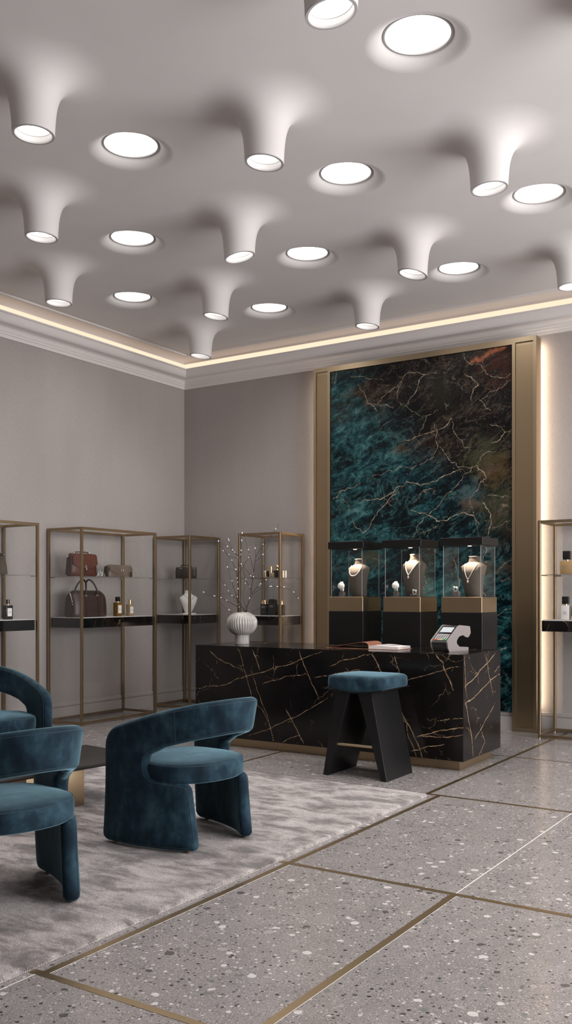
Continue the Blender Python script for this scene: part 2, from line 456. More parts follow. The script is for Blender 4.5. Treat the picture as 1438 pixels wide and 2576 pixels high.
PANEL_VEINS = [[(2.309,3.818),(2.277,3.667)],
 [(2.455,3.708),(2.598,3.708),(2.7,3.668),(2.879,3.627)],
 [(2.568,3.622),(2.659,3.494),(2.75,3.376),(2.8,3.309)],
 [(2.669,3.385),(2.8,3.38),(2.859,3.444),(2.997,3.525),(3.084,3.584),(3.113,3.633),(3.265,3.665),(3.359,3.627),(3.49,3.628)],
 [(3.359,3.627),(3.294,3.575),(3.265,3.475),(3.17,3.365),(3.151,3.332)],
 [(2.8,3.371),(2.918,3.367),(2.997,3.314)],
 [(3.026,3.398),(3.151,3.323),(3.284,3.222),(3.388,3.202),(3.526,3.239)],
 [(3.036,3.406),(3.045,3.484),(3.094,3.583)],
 [(3.388,3.202),(3.341,3.104),(3.294,3.005)],
 [(3.132,2.968),(3.228,2.976),(3.378,3.014),(3.49,3.038)],
 [(3.471,3.108),(3.499,3.037),(3.49,2.918),(3.508,2.883),(3.462,2.767),(3.341,2.708),(3.228,2.664),(3.036,2.652),(2.859,2.621),(2.7,2.578)],
 [(3.508,2.883),(3.563,2.827),(3.618,2.737),(3.708,2.679),(3.753,2.642),(3.895,2.632),(3.956,2.677),(4.008,2.756),(4.129,2.77)],
 [(3.654,3.149),(3.618,3.093),(3.508,3.036)],
 [(3.654,3.141),(3.681,3.003),(3.762,2.911),(3.868,2.801)],
 [(3.762,3.819),(3.797,3.73),(3.851,3.673),(3.974,3.639),(4.026,3.55),(4.095,3.508),(4.18,3.488),(4.282,3.525)],
 [(3.797,3.579),(3.868,3.537),(3.939,3.444),(3.886,3.401),(3.877,3.285)],
 [(4.282,3.467),(4.146,3.386),(3.991,3.305),(3.956,3.292),(4.026,3.202),(4.077,3.171)],
 [(4.043,3.043),(4.129,3.026),(4.214,2.952),(4.282,2.953)],
 [(4.214,2.952),(4.163,2.874),(4.077,2.857)],
 [(3.806,2.571),(3.726,2.459),(3.654,2.396),(3.563,2.316),(3.49,2.235),(3.406,2.17),(3.303,2.089),(3.209,1.936)],
 [(3.753,2.642),(3.69,2.596),(3.563,2.554),(3.453,2.511),(3.359,2.491),(3.247,2.507),(3.151,2.531),(3.036,2.477),(2.938,2.404),(2.76,2.361),(2.557,2.327)],
 [(3.189,2.232),(3.303,2.192),(3.415,2.161),(3.49,2.098),(3.618,2.109),(3.708,2.156),(3.78,2.178),(3.886,2.139),(3.956,2.045)],
 [(3.921,2.38),(3.851,2.325),(3.868,2.232),(3.895,2.147)],
 [(4.026,2.506),(3.974,2.476),(3.939,2.395),(3.921,2.38)],
 [(3.974,2.293),(4.026,2.208),(4.077,2.139),(4.069,2.024),(4.043,1.925)],
 [(4.282,2.08),(4.18,2.027),(4.077,2.007)],
 [(2.496,2.195),(2.557,2.066),(2.639,2.009),(2.74,2.13),(2.859,2.267),(2.958,2.367),(3.055,2.467)],
 [(2.267,2.388),(2.351,2.474),(2.475,2.503),(2.598,2.549)],
 [(3.895,2.632),(3.815,2.57)],
 [(3.921,2.646),(3.991,2.575),(4.026,2.506)],
 [(3.265,1.969),(3.415,2.015),(3.508,2.063)],
 [(4.129,1.132),(4.231,1.199),(4.29,1.232)],
 [(4.146,0.779),(4.231,0.822)],
 [(2.958,0.765),(3.113,0.892),(3.265,1.121),(3.378,1.466),(3.265,1.64)],
 [(3.672,1.718),(3.744,1.464),(3.654,1.227)],
 [(4.06,1.925),(3.956,1.629),(3.991,1.363),(4.129,1.132)]]
RUST = [[(3.851,3.673),(3.921,3.713),(4.026,3.732),(4.112,3.769),(4.231,3.785)]]
DESK_VEINS = [[(2.102,0.481),(2.249,0.52),(2.457,0.542),(2.584,0.6),(2.71,0.636),(2.857,0.673),(3.002,0.72),(3.12,0.745),(3.282,0.81),(3.464,0.875)],
 [(2.597,0.886),(2.647,0.766),(2.672,0.675),(2.71,0.565),(2.759,0.427),(2.857,0.353),(2.93,0.238),(2.978,0.082)],
 [(2.759,0.861),(2.808,0.752),(2.833,0.692)],
 [(2.275,0.855),(2.38,0.776),(2.47,0.738),(2.635,0.684)],
 [(3.225,0.886),(3.305,0.714),(3.374,0.581),(3.43,0.469)],
 [(2.845,0.562),(3.002,0.611),(3.167,0.658),(3.305,0.684)],
 [(3.53,0.752),(3.64,0.805),(3.77,0.828),(3.855,0.86),(3.918,0.871)],
 [(3.918,0.871),(3.96,0.817),(4.012,0.727)],
 [(3.374,0.649),(3.519,0.675),(3.813,0.736)],
 [(4.225,0.673),(4.383,0.717),(4.519,0.759),(4.679,0.801)],
 [(4.471,0.891),(4.538,0.822),(4.576,0.717),(4.623,0.614)],
 [(4.124,0.879),(4.165,0.734),(4.145,0.623)],
 [(2.759,0.639),(2.82,0.491),(2.906,0.316),(2.978,0.082)],
 [(2.71,0.109),(2.954,0.2),(3.096,0.27),(3.236,0.329),(3.374,0.407),(3.519,0.493)],
 [(3.096,0.379),(3.167,0.275),(3.236,0.163),(3.282,0.089)],
 [(3.061,0.08),(3.167,0.138),(3.248,0.164)],
 [(4.165,0.46),(4.225,0.355),(4.245,0.229),(4.315,0.081)],
 [(4.195,0.389),(4.305,0.216),(4.364,0.077)],
 [(4.315,0.235),(4.422,0.271),(4.557,0.308),(4.698,0.337)],
 [(4.324,0.245),(4.499,0.25),(4.698,0.285)],
 [(4.255,0.121),(4.403,0.17),(4.547,0.201)],
 [(4.48,0.374),(4.698,0.407)],
 [(2.129,0.177),(2.301,0.221),(2.483,0.307),(2.734,0.385)],
 [(3.552,0.457),(3.684,0.352),(3.897,0.293),(4.165,0.295)],
 [(3.684,0.749),(3.813,0.586),(3.876,0.403)]]
SIDE_VEINS = [[(-2.422,0.643),(-2.235,0.69),(-2.089,0.752),(-1.886,0.813),(-1.754,0.871)],
 [(-1.999,0.884),(-1.912,0.721),(-1.807,0.525)],
 [(-2.422,0.511),(-2.187,0.56),(-1.937,0.63),(-1.646,0.683)],
 [(-2.413,0.545),(-2.33,0.377),(-2.235,0.088)],
 [(-1.754,0.463),(-1.988,0.338),(-2.162,0.249),(-2.211,0.219)],
 [(-2.138,0.074),(-1.988,0.172),(-2.089,0.295)],
 [(-1.646,0.76),(-1.781,0.712)],
 [(-2.413,0.88),(-2.399,0.738),(-2.367,0.559)]]
TWIGS = [[(0.037,0.282),(0.04,0.325),(0.069,0.409),(0.079,0.452),(0.093,0.565),(0.111,0.692),(0.125,0.791),(0.16,0.862),(0.224,0.946),(0.309,1.052),(0.341,1.102)],
 [(0.083,0.438),(0.125,0.48),(0.175,0.508),(0.252,0.526),(0.323,0.526),(0.379,0.522),(0.443,0.494),(0.485,0.459),(0.517,0.413)],
 [(0.033,0.289),(-0.002,0.353),(-0.03,0.402),(-0.087,0.438),(-0.129,0.462),(-0.2,0.459)],
 [(-0.03,0.332),(-0.051,0.346),(-0.143,0.399),(-0.193,0.424),(-0.263,0.441),(-0.313,0.448),(-0.355,0.47),(-0.38,0.491)],
 [(-0.08,0.279),(-0.122,0.311),(-0.193,0.367),(-0.249,0.431)],
 [(-0.034,0.289),(-0.041,0.395),(-0.051,0.445),(-0.094,0.558)],
 [(-0.041,0.282),(-0.037,0.466),(-0.044,0.65),(-0.03,0.685),(-0.009,0.819),(-0.002,1.017)],
 [(-0.034,0.636),(0.012,0.72),(0.062,0.791),(0.076,0.805)],
 [(-0.044,0.65),(-0.087,0.749),(-0.143,0.833),(-0.214,0.939),(-0.281,1.006)],
 [(-0.041,0.78),(-0.073,0.84),(-0.122,0.883),(-0.207,0.936)],
 [(-0.044,0.777),(-0.087,0.798),(-0.136,0.826),(-0.175,0.854)],
 [(-0.051,0.777),(-0.087,0.862),(-0.129,0.96)],
 [(0.111,0.678),(0.069,0.819),(0.012,1.017)],
 [(0.125,0.798),(0.122,0.876),(0.129,0.982)],
 [(0.125,0.749),(0.189,0.819),(0.238,0.911),(0.266,0.989)],
 [(0.1,0.6),(0.062,0.65),(0.005,0.72),(-0.037,0.77)],
 [(0.083,0.494),(0.033,0.593),(0.012,0.678),(-0.009,0.749)],
 [(0.093,0.452),(0.153,0.537),(0.217,0.586),(0.281,0.625)],
 [(0.026,0.325),(-0.03,0.395),(-0.122,0.487),(-0.186,0.6)],
 [(0.044,0.318),(0.009,0.424),(0.026,0.537),(0.033,0.607)],
 [(0.083,0.286),(0.139,0.325),(0.21,0.342),(0.252,0.346)],
 [(-0.044,0.395),(-0.087,0.551),(-0.129,0.678),(-0.14,0.798)],
 [(-0.048,0.522),(-0.059,0.664),(-0.129,0.685)],
 [(0.033,0.289),(-0.03,0.367),(-0.073,0.409)]]
BUDS = [(-0.214,0.946),(-0.215,0.932),(-0.129,0.957),(-0.122,0.943),(-0.135,0.89),(-0.174,0.856),(-0.09,0.865),(-0.067,0.837),(-0.129,0.818),(-0.041,0.791),(-0.092,0.773),(0.002,1.013),(0.012,0.943),(-0.002,0.932),(0.005,0.869),(-0.01,0.833),(0.069,0.84),(0.063,0.789),(0.131,0.886),(0.189,0.816),(-0.128,0.703),(-0.057,0.674),(-0.006,0.734),(-0.004,0.712),(0.107,0.646),(0.088,0.627),(0.111,0.609),(0.035,0.595),(0.03,0.551),(0.071,0.526),(-0.078,0.573),(-0.039,0.568),(-0.036,0.531),(-0.027,0.501),(-0.147,0.537),(-0.124,0.48),(-0.097,0.448),(-0.262,0.46),(-0.251,0.445),(-0.186,0.429),(-0.147,0.402),(-0.361,0.477),(-0.039,0.441),(0.05,0.426),(0.057,0.462),(-0.044,0.367),(-0.032,0.339),(-0.122,0.314),(0.217,0.586),(0.164,0.539),(0.127,0.551),(0.256,0.54),(0.261,0.563),(0.323,0.531),(0.382,0.524),(0.469,0.474),(0.514,0.418),(-0.062,1.042),(0.296,1.052),(0.069,0.879),(0.182,0.911),(-0.059,0.604)]
# ------------------------------------------------------------------ camera
YAW = math.atan((2232-719)/2328.6)
cam_d = bpy.data.cameras.new('camera'); cam = bpy.data.objects.new('camera', cam_d); COL.objects.link(cam)
cam.location = (7.388, -9.033, 1.35); cam.rotation_euler = (PI/2, 0, YAW)
cam_d.sensor_fit = 'VERTICAL'; cam_d.sensor_height = 36.0; cam_d.sensor_width = 36.0*1438/2576
cam_d.lens = 2328.6/2576*36.0
cam_d.shift_y = (1494-1288)/2576
cam_d.clip_start = .05
SC.camera = cam
RV = (math.cos(YAW), math.sin(YAW))      # horizontal direction to the right of the view

# ------------------------------------------------------------------ room shell
RX, RY = 10.6, -12.6
ZC = 4.274
def setting(o): o['kind'] = 'structure'; return o

setting(box('floor', -.2, RX+.2, RY-.2, .2, -.15, 0, M['floor']))
setting(box('wall_left', -.2, 0, RY-.2, .2, 0, 4.5, M['wall']))
setting(box('wall_back', 0, RX+.2, 0, .2, 0, 4.5, M['wall']))
setting(box('wall_front', 0, RX, RY-.2, RY, 0, 4.5, M['wallplain']))
WY0, WY1, WZ0, WZ1 = -7.0, -.6, .25, 3.55
w = MB()
w.box(RX, RX+.2, RY, WY0, 0, 4.5); w.box(RX, RX+.2, WY1, 0, 0, 4.5); w.box(RX, RX+.2, WY0, WY1, 0, WZ0); w.box(RX, RX+.2, WY0, WY1, WZ1, 4.5)
setting(w.build('wall_right', M['wallplain']))

# recessed round lights and plaster spouts, both on a chequered grid
REC = [(5.293,-4.524),(3.192,-4.457),(4.183,-3.323),(5.218,-2.258),(2.109,-3.257),(3.15,-2.167),(4.114,-1.111),(1.071,-2.121),(2.018,-1.086)]
REC_OFF = [(6.30,-3.40),(6.25,-5.65),(7.35,-4.5),(6.28,-1.12),(8.4,-3.4),(8.4,-5.7),(7.35,-2.25),(7.35,-6.8)]
SPOUT = [(5.313,-5.47,-.16),(3.362,-5.442,.03),(4.257,-4.454,.09),(5.258,-3.376,-.08),(2.248,-4.374,.06),(3.219,-3.271,-.22),(4.168,-2.201,.22),(1.217,-3.24,.04),(2.142,-2.162,.15),(3.174,-1.109,.10),(1.127,-1.102,.13),(5.163,-1.197,-.02),(6.31,-4.45,.0)]

# ceiling plane with round openings for the recessed lights
R_DISH = .280
bm = bmesh.new()
edges = []
def loop(pts):
    vs = [bm.verts.new((x, y, ZC)) for x, y in pts]
    return [bm.edges.new((vs[i], vs[(i+1) % len(vs)])) for i in range(len(vs))]
edges += loop([(-.0,RY),(RX,RY),(RX,0),(0,0)])
for x, y in REC+REC_OFF:
    edges += loop([(x+R_DISH*math.cos(2*PI*i/48), y+R_DISH*math.sin(2*PI*i/48)) for i in range(48)])
bmesh.ops.triangle_fill(bm, use_beauty=True, use_dissolve=False, edges=edges)
for f in bm.faces:
    if f.normal.z > 0: f.normal_flip()
me = bpy.data.meshes.new('ceiling'); bm.to_mesh(me); bm.free()
me.materials.append(M['ceiling'])
ceil = bpy.data.objects.new('ceiling', me); COL.objects.link(ceil); setting(ceil)
# closing slab above the openings
setting(box('ceiling_slab', 0, RX, RY, 0, 4.42, 4.5, M['wallplain']))

# cornice with a light trough, mitred round the corner
def sweep(name, prof, mat, parent=None, smooth=True, auto=.5, right=True):
    """prof: (distance from wall, z); run along left wall, then back wall, then right wall"""
    v, f = [], []; n = len(prof)
    for a, z in prof: v.append((a, RY, z))
    for a, z in prof: v.append((a, -a, z))
    for a, z in prof: v.append((RX-a, -a, z))
    for a, z in prof: v.append((RX-a, RY, z))
    for s in range(3):
        for i in range(n-1):
            f.append((s*n+i, s*n+i+1, (s+1)*n+i+1, (s+1)*n+i))
    o = mk(name, v, f, mat, parent)
    finish(o, 0, 1, auto)
    return o
prof = [(0,3.902),(.016,3.902),(.016,3.934),(.025,3.940),(.025,3.960),(.033,3.965),(.033,3.984)]
prof += [(.036+.07*(1-math.cos(t)), 3.986+.030*math.sin(t)) for t in [PI/2*i/6 for i in range(7)]]
prof += [(.106+.048*math.sin(t), 4.016+.082*(1-math.cos(t))) for t in [PI/2*i/7 for i in range(1,8)]]
prof += [(.158,4.099),(.166,4.101),(.166,4.116),(.150,4.116),(.146,4.085),(.02,4.085),(.004,4.12)]
setting(sweep('trim_1', prof, M['trimwhite']))
prof = [(.0,4.222),(.012,4.222),(.014,4.228)] + [(.014+.165*(1-math.cos(t)), 4.228+.034*math.sin(t)) for t in [PI/2*i/7 for i in range(1,8)]]
prof += [(.181,4.256),(.200,4.256),(.200,4.2745)]
setting(sweep('trim_2', prof, M['trimwhite']))
led = sweep('cove_light_strip', [(.002,4.132),(.012,4.132),(.014,4.150),(.014,4.186),(.010,4.188),(.010,4.193),(.014,4.195),(.014,4.216),(.002,4.218)], M['led'])
tag(led, 'warm glowing light strip running in the trough above the cornice', 'light strip')

# skirting boards
def skirt(name, a0, b0, a1, b1):
    pass
for nm, axis in (('baseboard_left', 0), ('baseboard_back', 1)):
    pr = [(0,.188),(.010,.188),(.013,.182),(.013,.151),(.004,.148),(.004,.141),(.018,.138),(.018,0),(0,0)]
    v, f = [], []; n = len(pr)
    for t in (0, 1):
        for a, z in pr:
            v.append((a, RY if t else -a, z) if axis == 0 else (RX if t else a, -a, z))
    for i in range(n-1): f.append((i, i+1, n+i+1, n+i))
    o = mk(nm, v, f, M['skirting']); finish(o, 0, 1, .4); setting(o)

# brass inlays, pale joints and painted edge glints flush in the floor
ti = [3]
def inlay(x0, x1, y0, y1, mat='inlay', h=.0012):
    setting(box('trim_%d' % ti[0], x0, x1, y0, y1, -.004, h, M[mat])); ti[0] += 1
def inlay_x(y, x0, x1, w=.032): inlay(x0, x1, y-w/2, y+w/2)
def inlay_y(x, y0, y1, w=.032): inlay(x-w/2, x+w/2, y0, y1, h=.0010)
inlay_x(-3.275, .02, RX-.02); inlay_x(-5.134, .02, RX-.02); inlay_x(-6.747, .02, RX-.02); inlay_x(-1.585, 3.06, RX-.02, .022)
inlay_y(4.783, -3.259, -.02); inlay_y(4.873, -6.731, -3.291); inlay_y(5.757, RY+.02, -5.150); inlay_y(3.043, -3.259, -.02, .026)
inlay(5.755, 5.760, -5.118, -3.291, 'joint_glint', .0006); inlay(4.848, 4.853, RY+.02, -6.763, 'joint_glint', .0006)
inlay(5.7732, 5.7750, RY+.02, -5.152, 'joint_glint', .0006); inlay(4.8892, 4.8908, -6.730, -5.152, 'joint_glint', .0006)  # pale strips stand in for the glint along the inlays' polished right edges

# shop window in the right-hand wall
win = setting(thing('window_1', None, None, (RX, 0, 0)))
fr = MB(); fw = .06
fr.box(.02,.14,WY0,WY1,WZ0,WZ0+fw).box(.02,.14,WY0,WY1,WZ1-fw,WZ1)
for i in range(6):
    y = WY0+(WY1-WY0)*i/5; y = min(max(y, WY0+fw/2), WY1-fw/2)
    fr.box(.02,.14,y-fw/2,y+fw/2,WZ0,WZ1)
setting(fr.build('window_frame', M['tower'], win))
for i in range(5):
    y0 = WY0+(WY1-WY0)*i/5+fw/2; y1 = WY0+(WY1-WY0)*(i+1)/5-fw/2
    setting(box('window_pane', .075, .083, y0, y1, WZ0+fw, WZ1-fw, M['glass'], win))

# ------------------------------------------------------------------ ceiling lights
def lamp_under(parent, z, w, cone):
    d = bpy.data.lights.new('fixture_lamp', 'SPOT'); o = bpy.data.objects.new('fixture_lamp', d); COL.objects.link(o)
    o.parent = parent; o.location = (0, 0, z); d.energy = w; d.spot_size = cone; d.spot_blend = 1.0; d.shadow_soft_size = .09; d.color = (1., .96, .92)
def dish_light(x, y, label, proto=[None]):
    if proto[0] is None:
        t = thing('recessed_downlight', label, 'ceiling light', (x, y, ZC), 0, 'round recessed ceiling lights')
        pr = [(R_DISH, .0), (.268, .0008), (.252, .0045), (.235, .012), (.218, .022), (.203, .033), (.193, .043), (.187, .050)]
        MB().lathe(pr, 48).build('plaster_dish', M['ceiling'], t, smooth=True)
        pr = [(.187,.050),(.187,.044),(.176,.044),(.174,.047),(.174,.056)]
        MB().lathe(pr, 48).build('trim_ring', M['ring'], t, auto=.6)
        pr = [(.001,.053),(.10,.053),(.174,.056)]
        MB().lathe(pr, 48).build('lens', M['lens'], t, smooth=True)
        lamp_under(t, -.005, LAMP_W, 2.6)
        proto[0] = t
        return t
    return dup(proto[0], (x, y, ZC), 0, label)

def dup(root, loc, rotz, label, group=None):
    r = root.copy(); COL.objects.link(r); r.location = loc; r.rotation_euler = (0, 0, rotz)
    if label: r['label'] = label
    if group: r['group'] = group
    for ch in list(root.children):
        c = ch.copy(); COL.objects.link(c); c.parent = r
        for g in list(ch.children):
            d = g.copy(); COL.objects.link(d); d.parent = c
    return r

rec_labels = ['large round recessed ceiling light at the top, nearest the viewer beside the cropped spout light',
 'round recessed ceiling light upper left, between the two leftmost near spout lights',
 'round recessed ceiling light in the upper middle, right of the central big spout light',
 'round recessed ceiling light at the right edge, beside the upper right spout light',
 'round recessed ceiling light left of centre, right of the second left spout light',
 'round recessed ceiling light in the middle of the ceiling, between two spout lights',
 'round recessed ceiling light on the right above the stone panel, next to a spout light',
 'small round recessed ceiling light nearest the left wall cornice',
 'small farthest round recessed ceiling light, near the corner of the room']
for (x, y), lb in zip(REC, rec_labels): dish_light(x, y, lb)
for x, y in REC_OFF: dish_light(x, y, 'round recessed ceiling light outside the picture to the right')

def spout(x, y, k, label):
    t = thing('spout_downlight', label, 'ceiling light', (x, y, ZC), 0, 'plaster spout lights growing from the ceiling')
    H = .340
    def shear(v):
        out = []
        for a, b, z in v:
            h = z+H
            w = max(0., 1-h/.24); w = w*w*(3-2*w)
            out.append((a, b, z - k*(a*RV[0]+b*RV[1])*w))
        return out
    pr = [(.1165,0),(.118,.004),(.1195,.04),(.123,.09),(.128,.135),(.135,.172),(.146,.208),(.162,.240),(.187,.270),(.220,.296),(.262,.3165),(.312,.3305),(.365,.3380),(.42,.3402)]
    q = smooth_path([(r, 0, h) for r, h in pr], 3)
    pr = [(p.x, p.z-H) for p in q]
    v, f = lathe(pr, 56); o = mk('plaster_horn', shear(v), f, M['ceiling'], t, True); finish(o)
    for p in o.data.polygons: p.use_smooth = True
    v, f = lathe([(.1165,-H),(.1165,-H-.003),(.1035,-H-.003),(.1020,-H+.002),(.1020,-H+.008)], 48)
    o = mk('trim_ring', shear(v), f, M['ring'], t); finish(o, auto=.6)
    m = MB(); m.lathe([(.1025,-H+.006),(.0985,-H+.036)], 48); m.lathe([(.0985,-H+.036),(.0965,-H+.036),(.0965,-H+.043),(.0985,-H+.045),(.094,-H+.066)], 48)
    o = mk('reflector', shear(m.v), m.f, M['reflector'], t); finish(o, auto=.6)
    v, f = lathe([(.001,-H+.062),(.0955,-H+.062)], 48)
    o = mk('lens', shear(v), f, M['lens'], t)
    lamp_under(t, -.350-.03, LAMP_W*.8, 2.0)
    return t
sp_labels = ['white plaster spout light cropped by the top edge of the picture',
 'large white plaster spout light at the upper left edge',
 'large white plaster spout light in the upper middle of the ceiling',
 'large white plaster spout light at the upper right',
 'white plaster spout light at the left edge, second from the top',
 'white plaster spout light in the middle, its mouth tilted up to the right',
 'white plaster spout light on the right, left of a round recessed light',
 'small white plaster spout light at the left, nearest the left cornice',
 'small white plaster spout light left of centre, its mouth tilted down to the right',
 'small white plaster spout light just above the emerald stone panel',
 'smallest white plaster spout light, in front of the corner cornice',
 'white plaster spout light cut off by the right edge of the picture',
 'white plaster spout light outside the picture on the right']
for (x, y, k), lb in zip(SPOUT, sp_labels): spout(x, y, k, lb)

# ------------------------------------------------------------------ daylight and world
ld = bpy.data.lights.new('daylight', 'AREA'); lo = bpy.data.objects.new('daylight', ld); COL.objects.link(lo)
ld.shape = 'RECTANGLE'; ld.size = WZ1-WZ0-.2; ld.size_y = WY1-WY0-.2
lo.location = (RX-.03, (WY0+WY1)/2, (WZ0+WZ1)/2); lo.rotation_euler = (0, PI/2, 0)
ld.energy = DAYLIGHT; ld.color = (1., .975, .96)
wd = bpy.data.worlds.new('world'); SC.world = wd; wd.use_nodes = True
bg = wd.node_tree.nodes['Background']; bg.inputs[0].default_value = (.85,.9,1,1); bg.inputs[1].default_value = 1.5
# ------------------------------------------------------------------ stone surfaces with veins
def fractal(poly, amp, depth=4, rnd=random.Random(3)):
    P = [np.array(p, float) for p in poly]
    for _ in range(depth):
        Q = [P[0]]
        for a, b in zip(P[:-1], P[1:]):
            d = b-a; L = np.hypot(*d)
            n = np.array([-d[1], d[0]])/(L+1e-9)
            Q += [(a+b)/2 + n*rnd.gauss(0, amp)*L, b]
        P = Q
    return np.array(P)

def vein_field(A, B, veins, w0, amp=.10, seed=1):
    """strength of the drawn veins on the grid of (A, B) surface coordinates, in metres"""
    rnd = random.Random(seed)
    F = np.zeros(A.shape)
    for poly in veins:
        thick = w0*rnd.uniform(.55, 1.35)
        P = fractal(poly, amp, 4, rnd)
        paths = [(P, thick, 1.0)]
        for _ in range(max(1, len(poly)//4)):           # short side cracks
            i = rnd.randrange(len(P)); a = rnd.uniform(0, 2*PI); L = rnd.uniform(.02, .08)
            q = P[i]+np.array([math.cos(a), math.sin(a)])*L
            paths.append((fractal([P[i], q], .16, 3, rnd), thick*.4, .55))
        for Q, th, s0 in paths:
            n = len(Q)
            for i in range(n-1):
                a, b = Q[i], Q[i+1]; t = i/max(1, n-1)
                w = th*(.45+.55*abs(math.sin(i*.37+seed)))*(min(1, 6*t+.35)*min(1, 6*(1-t)+.35))
                s = s0*(.55+.45*abs(math.sin(i*.21+2.1*seed)))
                x0, x1 = min(a[0], b[0])-w*2, max(a[0], b[0])+w*2
                y0, y1 = min(a[1], b[1])-w*2, max(a[1], b[1])+w*2
                ia = np.searchsorted(A[:, 0], [x0, x1]); ib = np.searchsorted(B[0], [y0, y1])
                if ia[1] <= ia[0] or ib[1] <= ib[0]: continue
                sa = A[ia[0]:ia[1], ib[0]:ib[1]]; sb = B[ia[0]:ia[1], ib[0]:ib[1]]
                d = b-a; L2 = d@d+1e-12
                u = np.clip(((sa-a[0])*d[0]+(sb-a[1])*d[1])/L2, 0, 1)
                dist = np.hypot(sa-a[0]-u*d[0], sb-a[1]-u*d[1])
                val = s*np.clip(1.35-dist/w, 0, 1)
                F[ia[0]:ia[1], ib[0]:ib[1]] = np.maximum(F[ia[0]:ia[1], ib[0]:ib[1]], val)
    return F

def stone_sheet(a0, a1, b0, b1, step, to3, fields, flip=False):
    na, nb = int((a1-a0)/step)+1, int((b1-b0)/step)+1
    A, B = np.meshgrid(np.linspace(a0, a1, na), np.linspace(b0, b1, nb), indexing='ij')
    vals = {k: f(A, B) for k, f in fields.items()}
    v = np.array(to3(A.ravel(), B.ravel())).T
    idx = np.arange(na*nb).reshape(na, nb)
    q = np.stack([idx[:-1, :-1], idx[1:, :-1], idx[1:, 1:], idx[:-1, 1:]], -1).reshape(-1, 4)
    if flip: q = q[:, ::-1]
    return v, q, {k: x.ravel() for k, x in vals.items()}

def stone_object(name, sheets, extra, mat, parent=None):
    """sheets carry veins; extra is an MB with plain faces of the same slab"""
    V, Q, at = [], [], {}
    off = 0
    keys = set(k for s in sheets for k in s[2])
    for v, q, vals in sheets:
        V.append(v); Q.append(q+off); off += len(v)
        for k in keys: at.setdefault(k, []).append(vals.get(k, np.zeros(len(v))))
    nv = off
    V = np.concatenate(V); Q = np.concatenate(Q)
    ev = np.array(extra.v, float).reshape(-1, 3); V = np.concatenate([V, ev])
    loops = Q.ravel(); starts = np.arange(len(Q))*4; totals = np.full(len(Q), 4)
    ex = [[i+nv for i in f] for f in extra.f]
    for f in ex:
        starts = np.append(starts, len(loops)); totals = np.append(totals, len(f)); loops = np.append(loops, f)
    me = bpy.data.meshes.new(name)
    me.vertices.add(len(V)); me.vertices.foreach_set('co', V.ravel().astype(np.float32))
    me.loops.add(len(loops)); me.loops.foreach_set('vertex_index', loops.astype(np.int32))
    me.polygons.add(len(starts)); me.polygons.foreach_set('loop_start', starts.astype(np.int32))
    me.polygons.foreach_set('loop_total', totals.astype(np.int32))
    me.update(calc_edges=True); me.validate()
    for k in keys:
        a = me.attributes.new(k, 'FLOAT', 'POINT')
        a.data.foreach_set('value', np.concatenate(at[k]+[np.zeros(len(ev))]).astype(np.float32))
    me.materials.append(mat)
    o = bpy.data.objects.new(name, me); COL.objects.link(o)
    if parent: o.parent = parent
    return o

# ------------------------------------------------------------------ emerald feature panel
PX0, PX1, PI0, PI1 = 2.018, 4.538, 2.229, 4.296
PT = 3.857
panel = thing('feature_panel', 'tall emerald and black veined stone panel in a backlit brass frame behind the desk', 'wall panel', (0, 0, 0))
xs0, xs1, zs0, zs1 = PI0+.004, PI1-.004, .190, PT-.062
sh = stone_sheet(xs0, xs1, zs0, zs1, .0045, lambda a, b: (a, np.full_like(a, -.190), b),
   {'vein': lambda A, B: vein_field(A, B, PANEL_VEINS, .0027, .10, 2), 'rust': lambda A, B: np.clip(vein_field(A, B, RUST, .022, .14, 5)*.8, 0, 1)})
ex = MB().box(xs0, xs1, -.1895, -.064, zs0, zs1)
ex.f = [f for f in ex.f if f != (0,1,5,4)]
stone_object('stone_slab', [sh], ex, M['emerald'], panel)
YF, YB = -.205, -.062
def frame_column(x0, x1, nm):
    rim = .031; dep = .020
    b = MB()
    b.box(x0, x1, YF+dep, YB, 0, PT)
    b.box(x0, x0+rim, YF, YF+dep, 0, PT); b.box(x1-rim, x1, YF, YF+dep, 0, PT)
    b.box(x0+rim, x1-rim, YF, YF+dep, 0, .045); b.box(x0+rim, x1-rim, YF, YF+dep, PT-.045, PT)
    c = b.build('frame_column', M['brass'], panel)
    box('inset_plate', x0+rim+.004, x1-rim-.004, YF+dep-.007, YF+dep-.0005, .049, PT-.075, M['brass_dark'], c)
    return c
frame_column(PX0, PI0, 'l'); frame_column(PI1, PX1, 'r')
pr = [(-.172,0),(-.172,.138),(-.161,.141),(-.161,.148),(-.169,.151),(-.169,.182),(-.165,.187),(-.10,.187),(-.10,0)]
MB().prism(pr, PI0+.001, PI1-.001, lambda a, b, h: (h, a, b)).build('skirting', M['skirting'], panel, auto=.4)
box('top_rail', PI0, PI1, YF, YB, PT-.058, PT, M['brass'], panel)
for x0, x1 in ((PX0+.016, PX0+.026), (PX1-.026, PX1-.016)):
    box('backlight_strip', x0, x1, -.0618, -.0575, .22, PT-.05, M['ledback'], panel)

